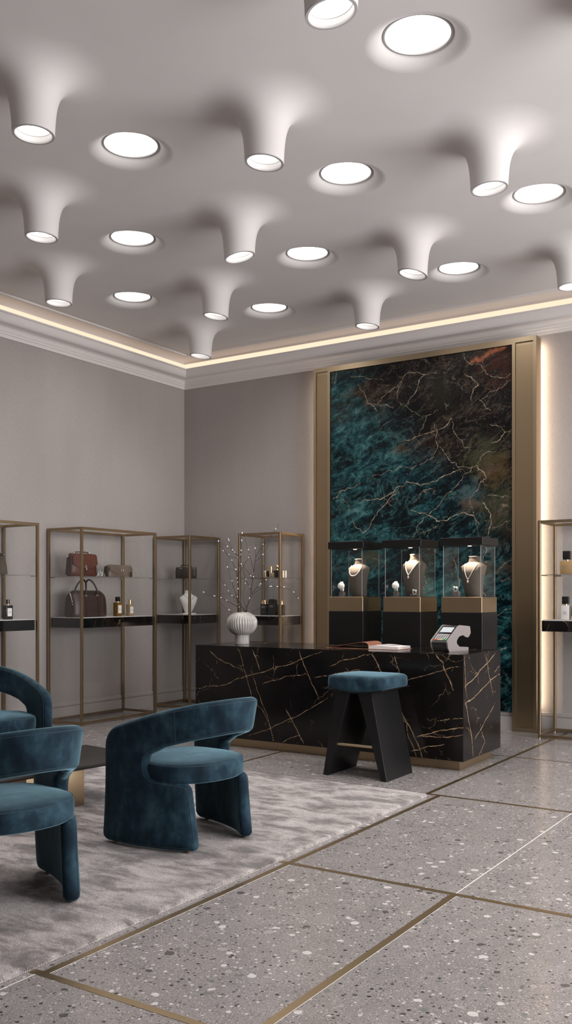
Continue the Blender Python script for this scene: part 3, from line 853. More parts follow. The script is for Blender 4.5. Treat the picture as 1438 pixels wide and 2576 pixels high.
# ------------------------------------------------------------------ display cabinets
CH = 2.034; PW = .026
M['cab'] = mat_brass('cabinet_bronze', (.33,.245,.155), .38)
def cabinet(label, x0, x1, y0, y1, front):
    """front: '+x' or '-y' is the face towards the room"""
    t = thing('display_cabinet', label, 'display cabinet', ((x0+x1)/2, (y0+y1)/2, 0), 0, 'brass framed display cabinets along the walls')
    a, b = (x1-x0)/2, (y1-y0)/2
    for sx in (-1, 1):
        for sy in (-1, 1):
            px, py = sx*(a-PW/2), sy*(b-PW/2)
            p = box('post', px-PW/2, px+PW/2, py-PW/2, py+PW/2, .012, CH, M['cab'], t, .002, 1)
            MB().lathe([(.011,0),(.011,.012)], 12, (px, py, 0), True, True).build('levelling_foot', M['brass_dark'], p)
    for nm, z0, z1 in (('base_frame', .014, .014+PW), ('top_frame', CH-PW, CH)):
        m = MB(); i = PW
        m.box(-a+i, a-i, -b, -b+i, z0, z1).box(-a+i, a-i, b-i, b, z0, z1).box(-a, -a+i, -b+i, b-i, z0, z1).box(a-i, a, -b+i, b-i, z0, z1)
        m.build(nm, M['cab'], t)
    g = .030
    s = box('marble_shelf', -a+g, a-g, -b+g, b-g, 1.000, 1.100, M['blackmarble'], t, .002, 1)
    box('white_top', -a+g+.003, a-g-.003, -b+g+.003, b-g-.003, 1.1002, 1.106, M['whitetop'], s)
    gs = box('glass_shelf', -a+g, a-g, -b+g, b-g, 1.525, 1.533, M['shelfglass'], t)
    for sx in (-1, 1):
        for sy in (-1, 1):
            x_, y_ = sx*(a-PW), sy*(b-PW)
            e = .055
            if front == '+x': m = MB().box(x_-.006, x_+.006, min(y_, y_-sy*e), max(y_, y_-sy*e), 1.517, 1.5245)
            else: m = MB().box(min(x_, x_-sx*e), max(x_, x_-sx*e), y_-.006, y_+.006, 1.517, 1.5245)
            m.build('shelf_bracket', M['brass_dark'], gs)
    gi = .010; th = .006; z0, z1 = .042, CH-PW-.002
    c = PW+.0008
    faces = [('x', -1), ('x', 1), ('y', -1)] if front == '-y' else [('y', -1), ('y', 1), ('x', 1)]
    for ax, sg in faces:
        if ax == 'x':
            xx = sg*(a-gi); box('glass_pane', min(xx, xx-sg*th), max(xx, xx-sg*th), -b+c, b-c, z0, z1, M['glass'], t)
        else:
            yy = sg*(b-gi); box('glass_pane', -a+c, a-c, min(yy, yy-sg*th), max(yy, yy-sg*th), z0, z1, M['glass'], t)
    return t
cabinet('brass display cabinet at the left edge holding an olive bag above a black bottle', .014, .520, -3.985, -2.832, '+x')
cabinet('brass display cabinet on the left wall holding a red satchel and duffel bag', .014, .520, -2.273, -1.122, '+x')
cabinet('narrow brass display cabinet in the room corner with a white bust on its marble shelf', .022, .578, -.606, -.022, '-y')
cabinet('narrow brass display cabinet behind the vase, with gold cosmetics above three black flacons', 1.206, 1.782, -.520, -.022, '-y')
cabinet('brass display cabinet cut off at the right edge, beside the stone panel frame', 4.652, 5.803, -.520, -.022, '-y')

GZ, MZ = 1.5335, 1.1065      # glass shelf and marble shelf tops

# ------------------------------------------------------------------ handbags
def body_loft(secs, n=40, p=3.2):
    """secs: (z, half width along y, half depth along x, x offset): rounded-rectangle rings"""
    v, f = [], []
    for z, w, d, xo in secs:
        for k in range(n):
            t = 2*PI*k/n; c, s = math.cos(t), math.sin(t)
            v.append((xo+d*math.copysign(abs(c)**(2/p), c), w*math.copysign(abs(s)**(2/p), s), z))
    for i in range(len(secs)-1):
        for k in range(n):
            k2 = (k+1) % n; f.append((i*n+k, i*n+k2, (i+1)*n+k2, (i+1)*n+k))
    f.append(tuple(range(n-1,-1,-1))); f.append(tuple((len(secs)-1)*n+k for k in range(n)))
    return v, f

def ring(m, c, r, t, axis='x', n=20, nn=6):
    P = []
    for i in range(n):
        a = 2*PI*i/n
        if axis == 'x': P.append((c[0], c[1]+r*math.cos(a), c[2]+r*math.sin(a)))
        elif axis == 'y': P.append((c[0]+r*math.cos(a), c[1], c[2]+r*math.sin(a)))
        else: P.append((c[0]+r*math.cos(a), c[1]+r*math.sin(a), c[2]))
    m.tube(P, t, nn, closed=True); return m

def yz(a, b, h): return (h, a, b)

# red satchel: front face at x=.36, y -2.25..-1.87
t = thing('satchel', 'oxblood red leather satchel with a silver turn lock on the glass shelf', 'handbag', (.300, -2.060, GZ))
v, f = body_loft([(.0,.180,.052,0),(.006,.187,.060,0),(.06,.188,.062,0),(.15,.180,.058,0),(.215,.172,.050,0),(.232,.166,.043,0),(.239,.155,.030,0)])
o = mk('body', v, f, M['leather_red'], t, True); finish(o, auto=.9)
v, f = body_loft([(.012,.006,.045,0),(.20,.006,.034,0)], 20)
for sg in (-1, 1):
    o = mk('side_gusset', [(x, y+sg*.184-(sg*.012 if z > .1 else 0), z) for x, y, z in v], f, M['leather_redside'], t, True); finish(o, auto=.9)
flap = fillet([(-.170,.234,.02),(-.176,.125,.02),(-.085,.088,.03),(.085,.088,.03),(.176,.125,.02),(.170,.234,.02)])
m = MB().prism(flap[::-1], .0, .005, lambda a, b, h: (.0585+h+(.150-b)*.055-max(0, b-.2)*.35, a, b)); fl = m.build('front_flap', M['leather_red'], t, auto=.5)
m = MB().box(.064,.076,-.013,.013,.086,.104).box(.064,.074,-.009,.009,.104,.118).box(.064,.080,-.006,.006,.062,.086)
m.build('turn_lock', M['chrome'], fl, bevel=.0015)
MB().box(.0635,.068,-.011,.011,.030,.125).build('lock_strap', M['leather_redside'], fl, bevel=.001)
hp = smooth_path([(0,-.105,.243),(0,-.085,.252),(0,0,.256),(0,.085,.252),(0,.105,.243)], 5)
hd = MB().tube(hp, .0055, 8).build('top_handle', M['leather_redside'], t, smooth=True)
for y in (-.108, 0, .108): MB().lathe([(.009,-.006),(.010,.004),(.006,.008)], 14, (0, y, .246), True, True).build('handle_stud', M['chrome'] if y else M['leather_redside'], hd, auto=.6)
m = MB(); ring(m, (.0,-.194,.205), .011, .002, 'y'); ring(m, (.0,.186,.205), .011, .002, 'y'); m.build('side_ring', M['chrome'], t, smooth=True)

# taupe clutch
t = thing('clutch_bag', 'small taupe leather clutch with a round clasp on the glass shelf', 'handbag', (.318, -1.524, GZ))
v, f = body_loft([(.0,.170,.034,0),(.004,.176,.040,0),(.05,.178,.043,0),(.11,.172,.038,0),(.128,.168,.030,0),(.134,.158,.018,0)])
o = mk('body', v, f, M['leather_taupe'], t, True); finish(o, auto=.9)
for sg in (-1, 1):
    v, f = body_loft([(.004,.012,.036,0),(.10,.012,.032,0),(.118,.008,.022,0)], 20)
    o = mk('side_gusset', [(x, y+sg*.182, z) for x, y, z in v], f, M['leather_dark'], t, True); finish(o, auto=.9)
fp = [(-.168,.130),(-.172,.066)] + [(-.172+.344*i/14, .066-.030*math.sin(PI*i/14)) for i in range(1,14)] + [(.172,.066),(.168,.130)]
fl = MB().prism(fp, 0, .0045, lambda a, b, h: (.0400+h+(.07-b)*.02-max(0, b-.1)*.30, a, b)).build('front_flap', M['leather_taupe'], t, auto=.5)
m = MB(); ring(m, (.049,.010,.076), .017, .0032, 'x'); m.build('clasp_ring', M['chrome'], fl, smooth=True)
MB().box(-.006,.006,-.186,-.180,.094,.112).build('strap_tab', M['chrome'], t, bevel=.001)

# clear ornaments between the two bags
t = thing('crystal_ornament', 'little cluster of clear crystal spikes between the red satchel and the taupe clutch', 'ornament', (.290, -1.800, GZ+.004))
for i, (dx, dy, h, tx) in enumerate([(0,0,.070,.02),(.02,.03,.055,.03),(-.02,.045,.085,.01),(.01,-.03,.045,-.02),(-.01,.07,.065,.03),(.03,.06,.04,0)]):
    MB().lathe([(.008,0),(.010,.012),(.006,h*.6),(.001,h)], 6, capb=True, capt=True).build('crystal_spike', M['crystal'], t, loc=(dx, dy, 0), rot=(tx*6, tx*4, 0))

# brown duffel
t = thing('duffel_bag', 'large chocolate brown leather duffel bag with two rolled handles on the marble shelf', 'handbag', (.250, -1.945, MZ))
secs = []
for i in range(15):
    z = .280*i/14; u = i/14
    w = .256-.010*u-(.060*max(0, (u-.72)/.28)**2.2); d = .108*math.sqrt(max(0.02, 1-(max(0, u-.25)/.77)**2.2)) if u > .25 else .108
    if i == 0: w -= .012; d -= .012
    secs.append((z, w, d, 0))
v, f = body_loft(secs, 48, 3.6); o = mk('body', v, f, M['leather_brown'], t, True); finish(o, auto=.9)
def surf_x(z):
    u = z/.280
    return .108*math.sqrt(max(0.02, 1-(max(0, u-.25)/.77)**2.2)) if u > .25 else .108
for sx in (1, -1):
    P = [(sx*(surf_x(.235)+.004), -.085, .232), (sx*.080, -.080, .285), (sx*.060,-.062,.345), (sx*.048,-.028,.384), (sx*.045,0,.392), (sx*.048,.028,.384), (sx*.060,.062,.345), (sx*.080,.080,.285), (sx*(surf_x(.235)+.004), .085, .232)]
    hnd = MB().tube(smooth_path(P, 5), .0088, 10).build('rolled_handle', M['leather_dark'], t, smooth=True)
    m = MB()
    for y in (-.085, .085): ring(m, (sx*(surf_x(.225)+.006), y, .224), .012, .0026, 'x')
    m.build('handle_ring', M['chrome'], hnd, smooth=True)
for y in (-.090, .090):
    P = [(surf_x(z)+.0015, y, z) for z in [.004+.21*i/14 for i in range(15)]]
    m = MB(); n = len(P)
    v = [(x, yy-.013, z) for x, yy, z in P]+[(x, yy+.013, z) for x, yy, z in P]+[(x+.003, yy-.011, z) for x, yy, z in P]+[(x+.003, yy+.011, z) for x, yy, z in P]
    f = []
    for i in range(n-1):
        f += [(2*n+i, 3*n+i, 3*n+i+1, 2*n+i+1), (i, 2*n+i, 2*n+i+1, i+1), (n+i, n+i+1, 3*n+i+1, 3*n+i)]
    o = mk('leather_strap', v, f, M['leather_brown'], t, True); finish(o, auto=.6)
P = [(.062-.062*i/10+.0, -.216+.012*(i/10)**2+.0, .150+.115*math.sin(PI/2*i/10)) for i in range(11)]
zp = MB().tube([(x, y-.038, z) for x, y, z in P], .0038, 6).build('zip', M['chrome'], t, smooth=True)
MB().ball((.066,-.255,.135), .007).build('zip_pull', M['chrome'], zp, smooth=True)

# olive bag in the leftmost cabinet
t = thing('trapeze_bag', 'glossy olive brown bag cropped by the left edge, on the glass shelf', 'handbag', (.300, -3.215, GZ))
v, f = body_loft([(.0,.158,.050,0),(.006,.166,.058,0),(.08,.158,.056,0),(.165,.146,.040,0),(.178,.143,.034,0)])
o = mk('body', v, f, M['leather_olive'], t, True); finish(o, auto=.9)
tr = MB().tube([(0,-.140,.190),(0,.140,.190)], .019, 16).build('rolled_top', M['leather_dark'], t, auto=.8)
MB().ball((.017,.128,.188), .008).build('stud', M['chrome'], tr, smooth=True)

# dark bag in the corner cabinet
t = thing('top_handle_bag', 'small dark espresso handbag with silver hardware on the corner cabinet glass shelf', 'handbag', (.290, -.320, GZ), .40)
v, f = body_loft([(.0,.120,.036,0),(.006,.128,.042,0),(.07,.130,.043,0),(.125,.126,.036,0),(.138,.120,.028,0)], 40, 4)
v = [(y, -x, z) for x, y, z in v]
o = mk('body', v, f, M['leather_dark'], t, True); finish(o, auto=.9)
hd = MB().tube(smooth_path([(-.065,0,.138),(-.055,0,.158),(0,0,.164),(.055,0,.158),(.065,0,.138)], 5), .006, 8).build('top_handle', M['leather_dark'], t, smooth=True)
m = MB().box(-.075,-.035,-.041,-.034,.118,.130); ring(m, (.052,-.040,.130), .014, .0025, 'y'); m.build('clasp', M['chrome'], hd, auto=.6)
MB().ball((.112,-.036,.112), .007).build('stud', M['chrome'], t, smooth=True)

# ------------------------------------------------------------------ bottles
def bottle(label, loc, w, d, hb, cap, glass, capm, lab=True, rotz=0., neck=.013, capw=.030, group=None, lines=2, cat='perfume bottle', front='y'):
    t = thing('perfume_bottle', label, cat, loc, rotz, group)
    bo = box('flacon', -w/2, w/2, -d/2, d/2, 0, hb, glass, t, .004, 2)
    MB().lathe([(neck,hb-.001),(neck,hb+.014)], 18, capt=True).build('neck', M['gold'] if capm != M['chrome'] else M['chrome'], t, auto=.6)
    if cap == 'box': box('cap', -capw/2, capw/2, -capw/2, capw/2, hb+.012, hb+.012+capw*1.25, capm, t, .002, 2)
    else: MB().lathe([(capw/2,hb+.012),(capw/2,hb+.012+capw*1.1),(capw/2-.003,hb+.012+capw*1.2)], 24, capb=True, capt=True).build('cap', capm, t, auto=.6)
    if lab:
        lb = box('paper_label', -w*.33, w*.33, -d/2-.0012, -d/2-.0002, hb*.22, hb*.80, M['labelwhite'], bo)
        k = MB()
        for i in range(lines): k.box(-w*.18, w*(.18-.06*i), -d/2-.0018, -d/2-.0011, hb*(.52-.07*i), hb*(.52-.07*i)+.0032)
        k.build('label_text', M['ink'], lb)
    return t
FR = PI/2          # front towards +x
bottle('amber perfume bottle with a black square cap and white label on the marble shelf', (.325, -1.540, MZ), .078, .062, .150, 'box', M['amber'], M['blackgloss'], rotz=FR, capw=.040)
bottle('pale champagne perfume bottle with a gold cap, right of the amber one', (.325, -1.346, MZ), .072, .055, .128, 'round', M['palegoldglass'], M['gold'], rotz=FR, capw=.032)
bottle('black perfume bottle with a white label in the cabinet at the left edge', (.325, -3.050, MZ), .080, .055, .134, 'round', M['blackgloss'], M['blackgloss'], rotz=FR, capw=.036)
# right-hand cabinet
def text_lines(parent, x0, x1, y, z, n=3, mat='ink'):
    k = MB()
    for i in range(n): k.box(x0, x1-(x1-x0)*.25*(i%2), y-.0008, y-.0001, z-.010*i, z-.010*i+.0038)
    k.build('label_text', M[mat], parent)
t = bottle('golden box-shaped perfume bottle with a black cap, upper shelf of the right cabinet', (4.872, -.335, GZ), .118, .055, .125, 'box', M['goldsatin'], M['blackgloss'], lab=False, capw=.064, neck=.018)
text_lines(t.children[0], -.035, .012, -.0275, .075)
t = bottle('white box-shaped perfume bottle with a black cap, lower shelf of the right cabinet', (4.860, -.335, MZ), .076, .055, .137, 'box', M['whitetop'], M['blackgloss'], lab=False, capw=.056, neck=.018)
text_lines(t.children[0], -.018, .018, -.0275, .072)
bottle('tan bottle cut off by the right edge on the lower shelf of the right cabinet', (4.955, -.335, MZ), .080, .055, .135, 'box', M['palegold'], M['blackgloss'], lab=False, capw=.050)
bottle('small dark bottle cut off by the right edge, beside the golden one', (4.972, -.320, GZ), .070, .050, .060, 'round', M['blackgloss'], M['chrome'], lab=False, capw=.040)

# gold cosmetics on the glass shelf behind the vase
def simple(name, label, cat, mb, mat, loc, bevel=.0, rotz=0., auto=.6, group=None):
    t = thing(name, label, cat, loc, rotz, group)
    mb.build('body', mat, t, bevel=bevel, auto=None if bevel else auto)
    return t
G = 'gold cosmetics on the glass shelf'
yk = -.285
t = simple('cosmetic_jar', 'squat pale gold jar at the left end of the gold cosmetics', 'cosmetics', MB().lathe([(.020,0),(.024,.012),(.024,.075),(.021,.079)], 24, capb=True, capt=True), M['palegold'], (1.420, yk, GZ), group=G)
t = simple('compact_box', 'little dark box with a gold rim, second from the left among the gold cosmetics', 'cosmetics', MB().box(-.031,.031,-.025,.025,0,.092), M['palegold'], (1.470, yk+.03, GZ), .003, group=G)
box('dark_front', -.024, .024, -.0275, -.0255, .012, .080, M['blackgloss'], t)
t = simple('lipstick_tube', 'tall slim gold tube standing among the gold cosmetics', 'cosmetics', MB().lathe([(.013,0),(.020,.060),(.021,.085)], 24, capb=True, capt=True), M['palegold'], (1.510, yk-.02, GZ), group=G)
MB().lathe([(.022,.086),(.023,.128),(.020,.131)], 24, capb=True, capt=True).build('cap', M['gold'], t, auto=.6)
t = simple('powder_box', 'low pale gold box in front of the round-capped flacon', 'cosmetics', MB().box(-.020,.020,-.018,.018,0,.056), M['palegold'], (1.545, yk-.025, GZ), .003, group=G)
t = simple('round_flacon', 'dark flacon with a round gold cap among the gold cosmetics', 'cosmetics', MB().box(-.045,.045,-.02,.02,0,.086), M['blackgloss'], (1.572, yk+.022, GZ), .012, group=G)
MB().lathe([(.010,.086),(.010,.104)], 12).ball((0,0,.126), .026, 16, 10).build('ball_cap', M['gold'], t, smooth=True)
t = simple('gold_pot', 'pale gold ribbed pot at the right end of the gold cosmetics', 'cosmetics', MB().prism([((.031+.0018*math.cos(14*a))*math.cos(a), (.031+.0018*math.cos(14*a))*math.sin(a)) for a in [2*PI*i/84 for i in range(84)]], 0, .077), M['palegold'], (1.676, yk, GZ), group=G)
# black flacons on the marble shelf
G = 'black flacons on the marble shelf'
def black_flacon(label, x, w, h, cap, capm):
    t = thing('black_flacon', label, 'perfume bottle', (x, -.285, MZ), 0, G)
    bo = box('flacon', -w/2, w/2, -.028, .028, 0, h, M['blackmatte'], t, .004, 2)
    if cap == 'round': MB().prism(fillet([(-w/2+.002,h-.012,.0),(w/2-.002,h-.012,.0),(w/2-.002,h+.044,.026),(-w/2+.002,h+.044,.026)]), -.027, .027, lambda a,b,q: (a,q,b)).build('cap', capm, t, auto=.5)
    else: MB().lathe([(w*.36,h),(w*.36,h+.032),(w*.30,h+.044)], 24, capb=True, capt=True).build('cap', capm, t, auto=.6)
    k = MB().box(-w*.22, w*.22, -.0290, -.0282, h*.76, h*.76+.005).box(-w*.28, w*.28, -.0290, -.0282, h*.66, h*.66+.0025)
    k.build('label_text', M['ring'], bo)
black_flacon('black flacon with a dark and gold cap, left of three behind the vase', 1.412, .084, .128, 'lathe', M['gold'])
black_flacon('tall black round-topped flacon, middle of three behind the vase', 1.526, .094, .140, 'round', M['blackmatte'])
black_flacon('black flacon with a gold cap half behind the cabinet post, right of three', 1.640, .070, .122, 'lathe', M['gold'])

# ------------------------------------------------------------------ necklace busts
BUST = [(0,.084,.066),(.02,.087,.072),(.10,.096,.082),(.17,.110,.086),(.225,.126,.078),(.262,.135,.062),(.274,.120,.056),(.286,.094,.051),(.298,.068,.049),(.312,.054,.050),(.330,.050,.049),(.350,.055,.052)]
VB = [(.012,.040,.026),(.03,.048,.032),(.08,.072,.050),(.14,.100,.062),(.185,.116,.056),(.204,.112,.048),(.222,.084,.042),(.240,.050,.040),(.262,.040,.040),(.282,.044,.042)]
def sect(secs, z):
    Z = [s[0] for s in secs]
    return np.interp(z, Z, [s[1] for s in secs]), np.interp(z, Z, [s[2] for s in secs])
def lean(z, H): return -.018*math.sin(PI*min(1, z/H))
def front_y(secs, x, z, H):
    w, d = sect(secs, z); u = min(.995, abs(x)/w)
    if z > H*.86: return -d*math.sqrt(1-u*u)
    return lean(z, H)-d*(1-u**2.3)**(1/2.0)
def bust_mesh(secs, H):
    v, f = [], []; zs = []
    for a, b in zip(secs[:-1], secs[1:]):
        for j in range(3): zs.append(a[0]+(b[0]-a[0])*j/3)
    zs.append(secs[-1][0]); nf, nb = 28, 16
    for z in zs:
        w, d = sect(secs, z); rnd = min(1, max(0, (z-H*.80)/(H*.08)))
        for i in range(nf):
            x = -w*math.cos(PI*i/(nf-1)) if True else 0
            v.append((x, front_y(secs, x, z, H)*(1-rnd)+rnd*(-d*math.sqrt(max(0, 1-(x/w)**2))), z))
        for i in range(1, nb+1):
            x = w*math.cos(PI*i/(nb+1))
            bk = lean(z, H)*(1-rnd)+.010*(1-rnd)*(1-(x/w)**2)
            v.append((x, bk+rnd*d*math.sqrt(max(0, 1-(x/w)**2)), z))
    n = nf+nb
    for i in range(len(zs)-1):
        for k in range(n):
            k2 = (k+1) % n; f.append((i*n+k, i*n+k2, (i+1)*n+k2, (i+1)*n+k))
    f.append(tuple(range(n-1,-1,-1)))
    top = (len(zs)-1)*n
    # top disc slightly inset
    v2 = [(x*.9, y*.9, z+.003) for x, y, z in v[top:top+n]]
    v += v2
    for k in range(n): f.append((top+k, top+(k+1)%n, top+n+(k+1)%n, top+n+k))
    f.append(tuple(top+n+k for k in range(n)))
    return v, f
def bust(label, loc, rotz, secs, H, mat, group, base=False):
    t = thing('necklace_bust', label, 'display bust', loc, rotz, group)
    v, f = bust_mesh(secs, H); o = mk('torso', v, f, mat, t); finish(o, auto=.8)
    if base: box('base_plate', -.085, .085, -.05, .045, 0, .012, mat, t, .002)
    return t

def necklace(label, loc, rotz, secs, H, half, ztop, zlow, r, style, mat, pend):
    t = thing('necklace', label, 'necklace', loc, rotz)
    m = MB(); N = 61 if style != 'chain' else 121
    P = []
    for i in range(N):
        u = -1+2*i/(N-1); x = half*math.sin(u*PI/2*.98) if style == 'u' else half*u
        if style == 'u': z = zlow+(ztop-zlow)*abs(u)**2.0
        else: z = zlow+(ztop-zlow)*(abs(u)**1.25*.92+.08*abs(u))
        y = front_y(secs, x, z, H)
        P.append((x, y-r*.8, z, u))
    if style == 'thin' or style == 'chain': m.tube([p[:3] for p in P], r, 6)
    else:
        for x, y, z, u in P: m.ball((x, y, z), r*(1.0+.9*max(0, 1-2.4*abs(u))) if style == 'u' else r, 8, 6)
    m.build('beads' if style != 'chain' else 'chain', mat, t, smooth=True)
    if pend:
        x, y, z, _ = P[N//2]
        m = MB()
        if pend > .011: m.ball((0, y-.003, z+.004), .0055, 8, 6)
        m.ball((0, y-.004, z-.006-pend), pend, 12, 8, (.72,.5,1.25)); m.build('pendant', mat, t, smooth=True)
    return t

bust('white necklace bust on the marble shelf of the corner cabinet', (.300, -.300, MZ), 1.13, VB, .282, M['whitebust'], None, True)
necklace('thin dark chain necklace on the white bust', (.300, -.300, MZ), 1.13, VB, .282, .066, .232, .160, .0014, 'chain', M['chain'], 0)

# ------------------------------------------------------------------ jewellery pedestals
PZ0, PZ1, PZ2, PZ3 = 1.190, 1.3225, 1.769, 1.835
def pedestal(label, x0, x1, y0=-1.530, y1=-1.170):
    t = thing('jewellery_pedestal', label, 'display case', ((x0+x1)/2, (y0+y1)/2, 0), 0, 'black jewellery display pedestals behind the desk')
    a, b = (x1-x0)/2, (y1-y0)/2
    box('plinth', -a-.004, a+.004, -b-.004, b+.004, 0, PZ0, M['black'], t, .002, 1)
    box('brass_band', -a, a, -b, b, PZ0, PZ1, M['brass_dark'], t, .0015, 1)
    g = .012; th = .005
    box('glass_pane', -a+g, a-g, -b+g, -b+g+th, PZ1, PZ2, M['caseglass'], t)
    box('glass_pane', -a+g, a-g, b-g-th, b-g, PZ1, PZ2, M['caseglass'], t)
    box('glass_pane', -a+g, -a+g+th, -b+g+th, b-g-th, PZ1, PZ2, M['caseglass'], t)
    box('glass_pane', a-g-th, a-g, -b+g+th, b-g-th, PZ1, PZ2, M['caseglass'], t)
    for sx in (-1, 1):
        for sy in (-1, 1):
            x, y = sx*(a-g), sy*(b-g)
            box('polished_edge', min(x, x-sx*.004), max(x, x-sx*.004), min(y-sy*.0005, y+sy*.001), max(y-sy*.0005, y+sy*.001), PZ1, PZ2, M['ring'], t)
    c = box('cap', -a-.010, a+.010, -b-.010, b+.010, PZ2, PZ3, M['black'], t, .002, 1)
    MB().lathe([(.001,PZ2-.004),(.016,PZ2-.004),(.018,PZ2-.0005)], 24, (.02, -.04, 0)).build('case_light', M['case_led'], c, auto=.6)
    box('display_floor', -a+g+th+.002, a-g-th-.002, -b+g+th+.002, b-g-th-.002, PZ1-.001, PZ1+.003, M['black'], t)
    ld = bpy.data.lights.new('case_spot', 'SPOT'); lo = bpy.data.objects.new('case_spot', ld); COL.objects.link(lo)
    lo.parent = c; lo.location = (.02, -.04, PZ2-.012); lo.rotation_euler = (0, 0, 0)
    ld.energy = CASE_W; ld.spot_size = 1.5; ld.spot_blend = .9; ld.shadow_soft_size = .02; ld.color = (1., .83, .66)
    return t
pedestal('black and brass jewellery case with a pearl necklace, left of the three behind the desk', 2.998, 3.352)
pedestal('black and brass jewellery case with a watch, necklace and ring, middle of the three', 3.562, 3.927)
pedestal('black and brass jewellery case with a drop pendant, right of three behind the card terminal', 4.127, 4.496)
FZ = PZ1+.0035
GB = 'taupe necklace busts in the glass cases'
bx = [(3.222, -1.335), (3.792, -1.335), (4.358, -1.335)]
bust('taupe necklace bust wearing pearls in the left glass case', (*bx[0], FZ), -.24, BUST, .350, M['bust'], GB)
b2 = bust('taupe necklace bust wearing a thick gem necklace in the middle glass case', (*bx[1], FZ), -.24, [(z*1.09, w*1.02, d) for z, w, d in BUST], .350*1.09, M['bust'], GB)
bust('taupe necklace bust wearing a fine drop pendant in the right glass case', (*bx[2], FZ), -.24, BUST, .350, M['bust'], GB)
necklace('pearl necklace with larger centre beads in the left glass case', (*bx[0], FZ), -.24, BUST, .350, .070, .288, .190, .0042, 'u', M['diamond'], 0)
necklace('thick white gem necklace with a pear drop in the middle glass case', (*bx[1], FZ), -.24, [(z*1.09, w*1.02, d) for z, w, d in BUST], .3815, .076, .315, .195, .0050, 'v', M['diamond'], .013)
necklace('fine white necklace with a round drop in the right glass case', (*bx[2], FZ), -.24, BUST, .350, .070, .288, .150, .0026, 'thin', M['diamond'], .012)

def block(label, x, y, w, h):
    t = thing('display_block', label, 'display stand', (x, y, FZ), 0)
    box('block', -w/2, w/2, -w/2, w/2, 0, h, M['bust'] if False else M['standgrey'], t, .0015, 1)
def watch(label, x, y, z):
    t = thing('wristwatch', label, 'watch', (x, y, z), .30); t.scale = (1.22, 1.22, 1.22)
    m = MB(); N = 28
    v, f = [], []
    for i in range(N+1):
        a = -.6+ (2*PI-.9)*i/N
        cx, cz = .030*math.cos(a+PI/2+.5), .038*math.sin(a+PI/2+.5)
        hw = .011
        for s, q in ((-1,0),(1,0),(1,.0025),(-1,.0025)):
            k = 1-q/.034
            v.append((s*hw, cx*k, .040+cz*k))
    for i in range(N):
        for k in range(4):
            k2 = (k+1) % 4; f.append((i*4+k, i*4+k2, (i+1)*4+k2, (i+1)*4+k))
    o = mk('bracelet', v, f, M['diamond'], t); finish(o, auto=.6)
    d = MB().lathe([(.0245,-.006),(.0265,-.003),(.0265,.003),(.022,.006)], 28, capb=True, capt=True).build('watch_case', M['diamond'], t, auto=.6, loc=(0, -.032, .046), rot=(PI/2-.25, 0, 0))
    m = MB(); rr = random.Random(4)
    for i in range(16):
        a = 2.4*i; r = .0035+.0165*math.sqrt(i/16); m.ball((r*math.cos(a), r*math.sin(a), .0065), .0019, 6, 4)
    m.build('dial_stones', M['ring'], d, smooth=True)
M['standgrey'] = plain('grey_suede', (.10,.085,.078), .8)
block('small grey display block under the left watch', 3.075, -1.420, .044, .043); watch('gem-dialled wristwatch in the left glass case', 3.072, -1.420, FZ+.0435)
block('small grey display block under the middle watch', 3.640, -1.420, .044, .043); watch('white-dialled wristwatch in the middle glass case', 3.637, -1.420, FZ+.0435)
block('low grey display block under the rings in the right case', 4.222, -1.415, .056, .045)
def ring_thing(label, x, y, z, rx=0.):
    t = thing('ring', label, 'ring', (x, y, z), 0); t.scale = (1.45, 1.45, 1.45)
    m = MB(); ring(m, (0,0,.013), .0115, .0022, 'y', 24, 8); m.build('band', M['diamond'], t, smooth=True, rot=(rx,0,0))
    MB().ball((-.007,-.003,.024), .0075, 10, 7).ball((.008,-.003,.022), .0080, 10, 7).build('stones', M['diamond'], t, smooth=True)
ring_thing('double-stone ring on the low block in the right glass case', 4.212, -1.420, FZ+.0455)
t = thing('ring_pebble', 'flat taupe pebble stand holding a ring in the middle glass case', 'display stand', (3.835, -1.455, FZ))
MB().ball((0,0,.0108), .052, 20, 10, (1,.62,.20)).build('pebble', M['bust'], t, smooth=True)
ring_thing('gem ring on the taupe pebble in the middle glass case', 3.838, -1.458, FZ+.0205, .2)
# ------------------------------------------------------------------ marble desk
DX0, DX1, DY0, DY1, DZ0, DZ1 = 2.127, 4.700, -2.440, -1.640, .079, .889
desk = thing('reception_desk', 'long black marble desk with gold veins standing on a brass plinth', 'desk', (0, 0, 0))
s1 = stone_sheet(DX0, DX1, DZ0, DZ1, .004, lambda a, b: (a, np.full_like(a, DY0), b), {'vein': lambda A, B: vein_field(A, B, DESK_VEINS, .0024, .034, 3)})
s2 = stone_sheet(DY0, DY1, DZ0, DZ1, .004, lambda a, b: (np.full_like(a, DX1), a, b), {'vein': lambda A, B: vein_field(A, B, SIDE_VEINS, .0024, .032, 6)})
TOPV = [[(x, DY0), (x+rx, DY0+.25), (x+rx*1.6, DY0+.55), (x+rx*2.4, DY1)] for x, rx in ((2.35,.05),(2.62,-.06),(3.1,.07),(3.55,.10),(3.9,-.05),(4.35,.06))]
s3 = stone_sheet(DX0, DX1, DY0, DY1, .008, lambda a, b: (a, b, np.full_like(a, DZ1)), {'vein': lambda A, B: vein_field(A, B, TOPV, .005, .09, 8)})
ex = MB()
ex.add([(DX0,DY0,DZ0),(DX1,DY0,DZ0),(DX1,DY1,DZ0),(DX0,DY1,DZ0),(DX0,DY0,DZ1),(DX1,DY0,DZ1),(DX1,DY1,DZ1),(DX0,DY1,DZ1)], [(0,3,2,1),(2,3,7,6),(3,0,4,7)])
stone_object('marble_body', [s1, s2, s3], ex, M['blackmarble'], desk)
box('brass_plinth', DX0+.06, DX1-.055, DY0+.06, DY1-.06, 0, DZ0, M['brass_dark'], desk)

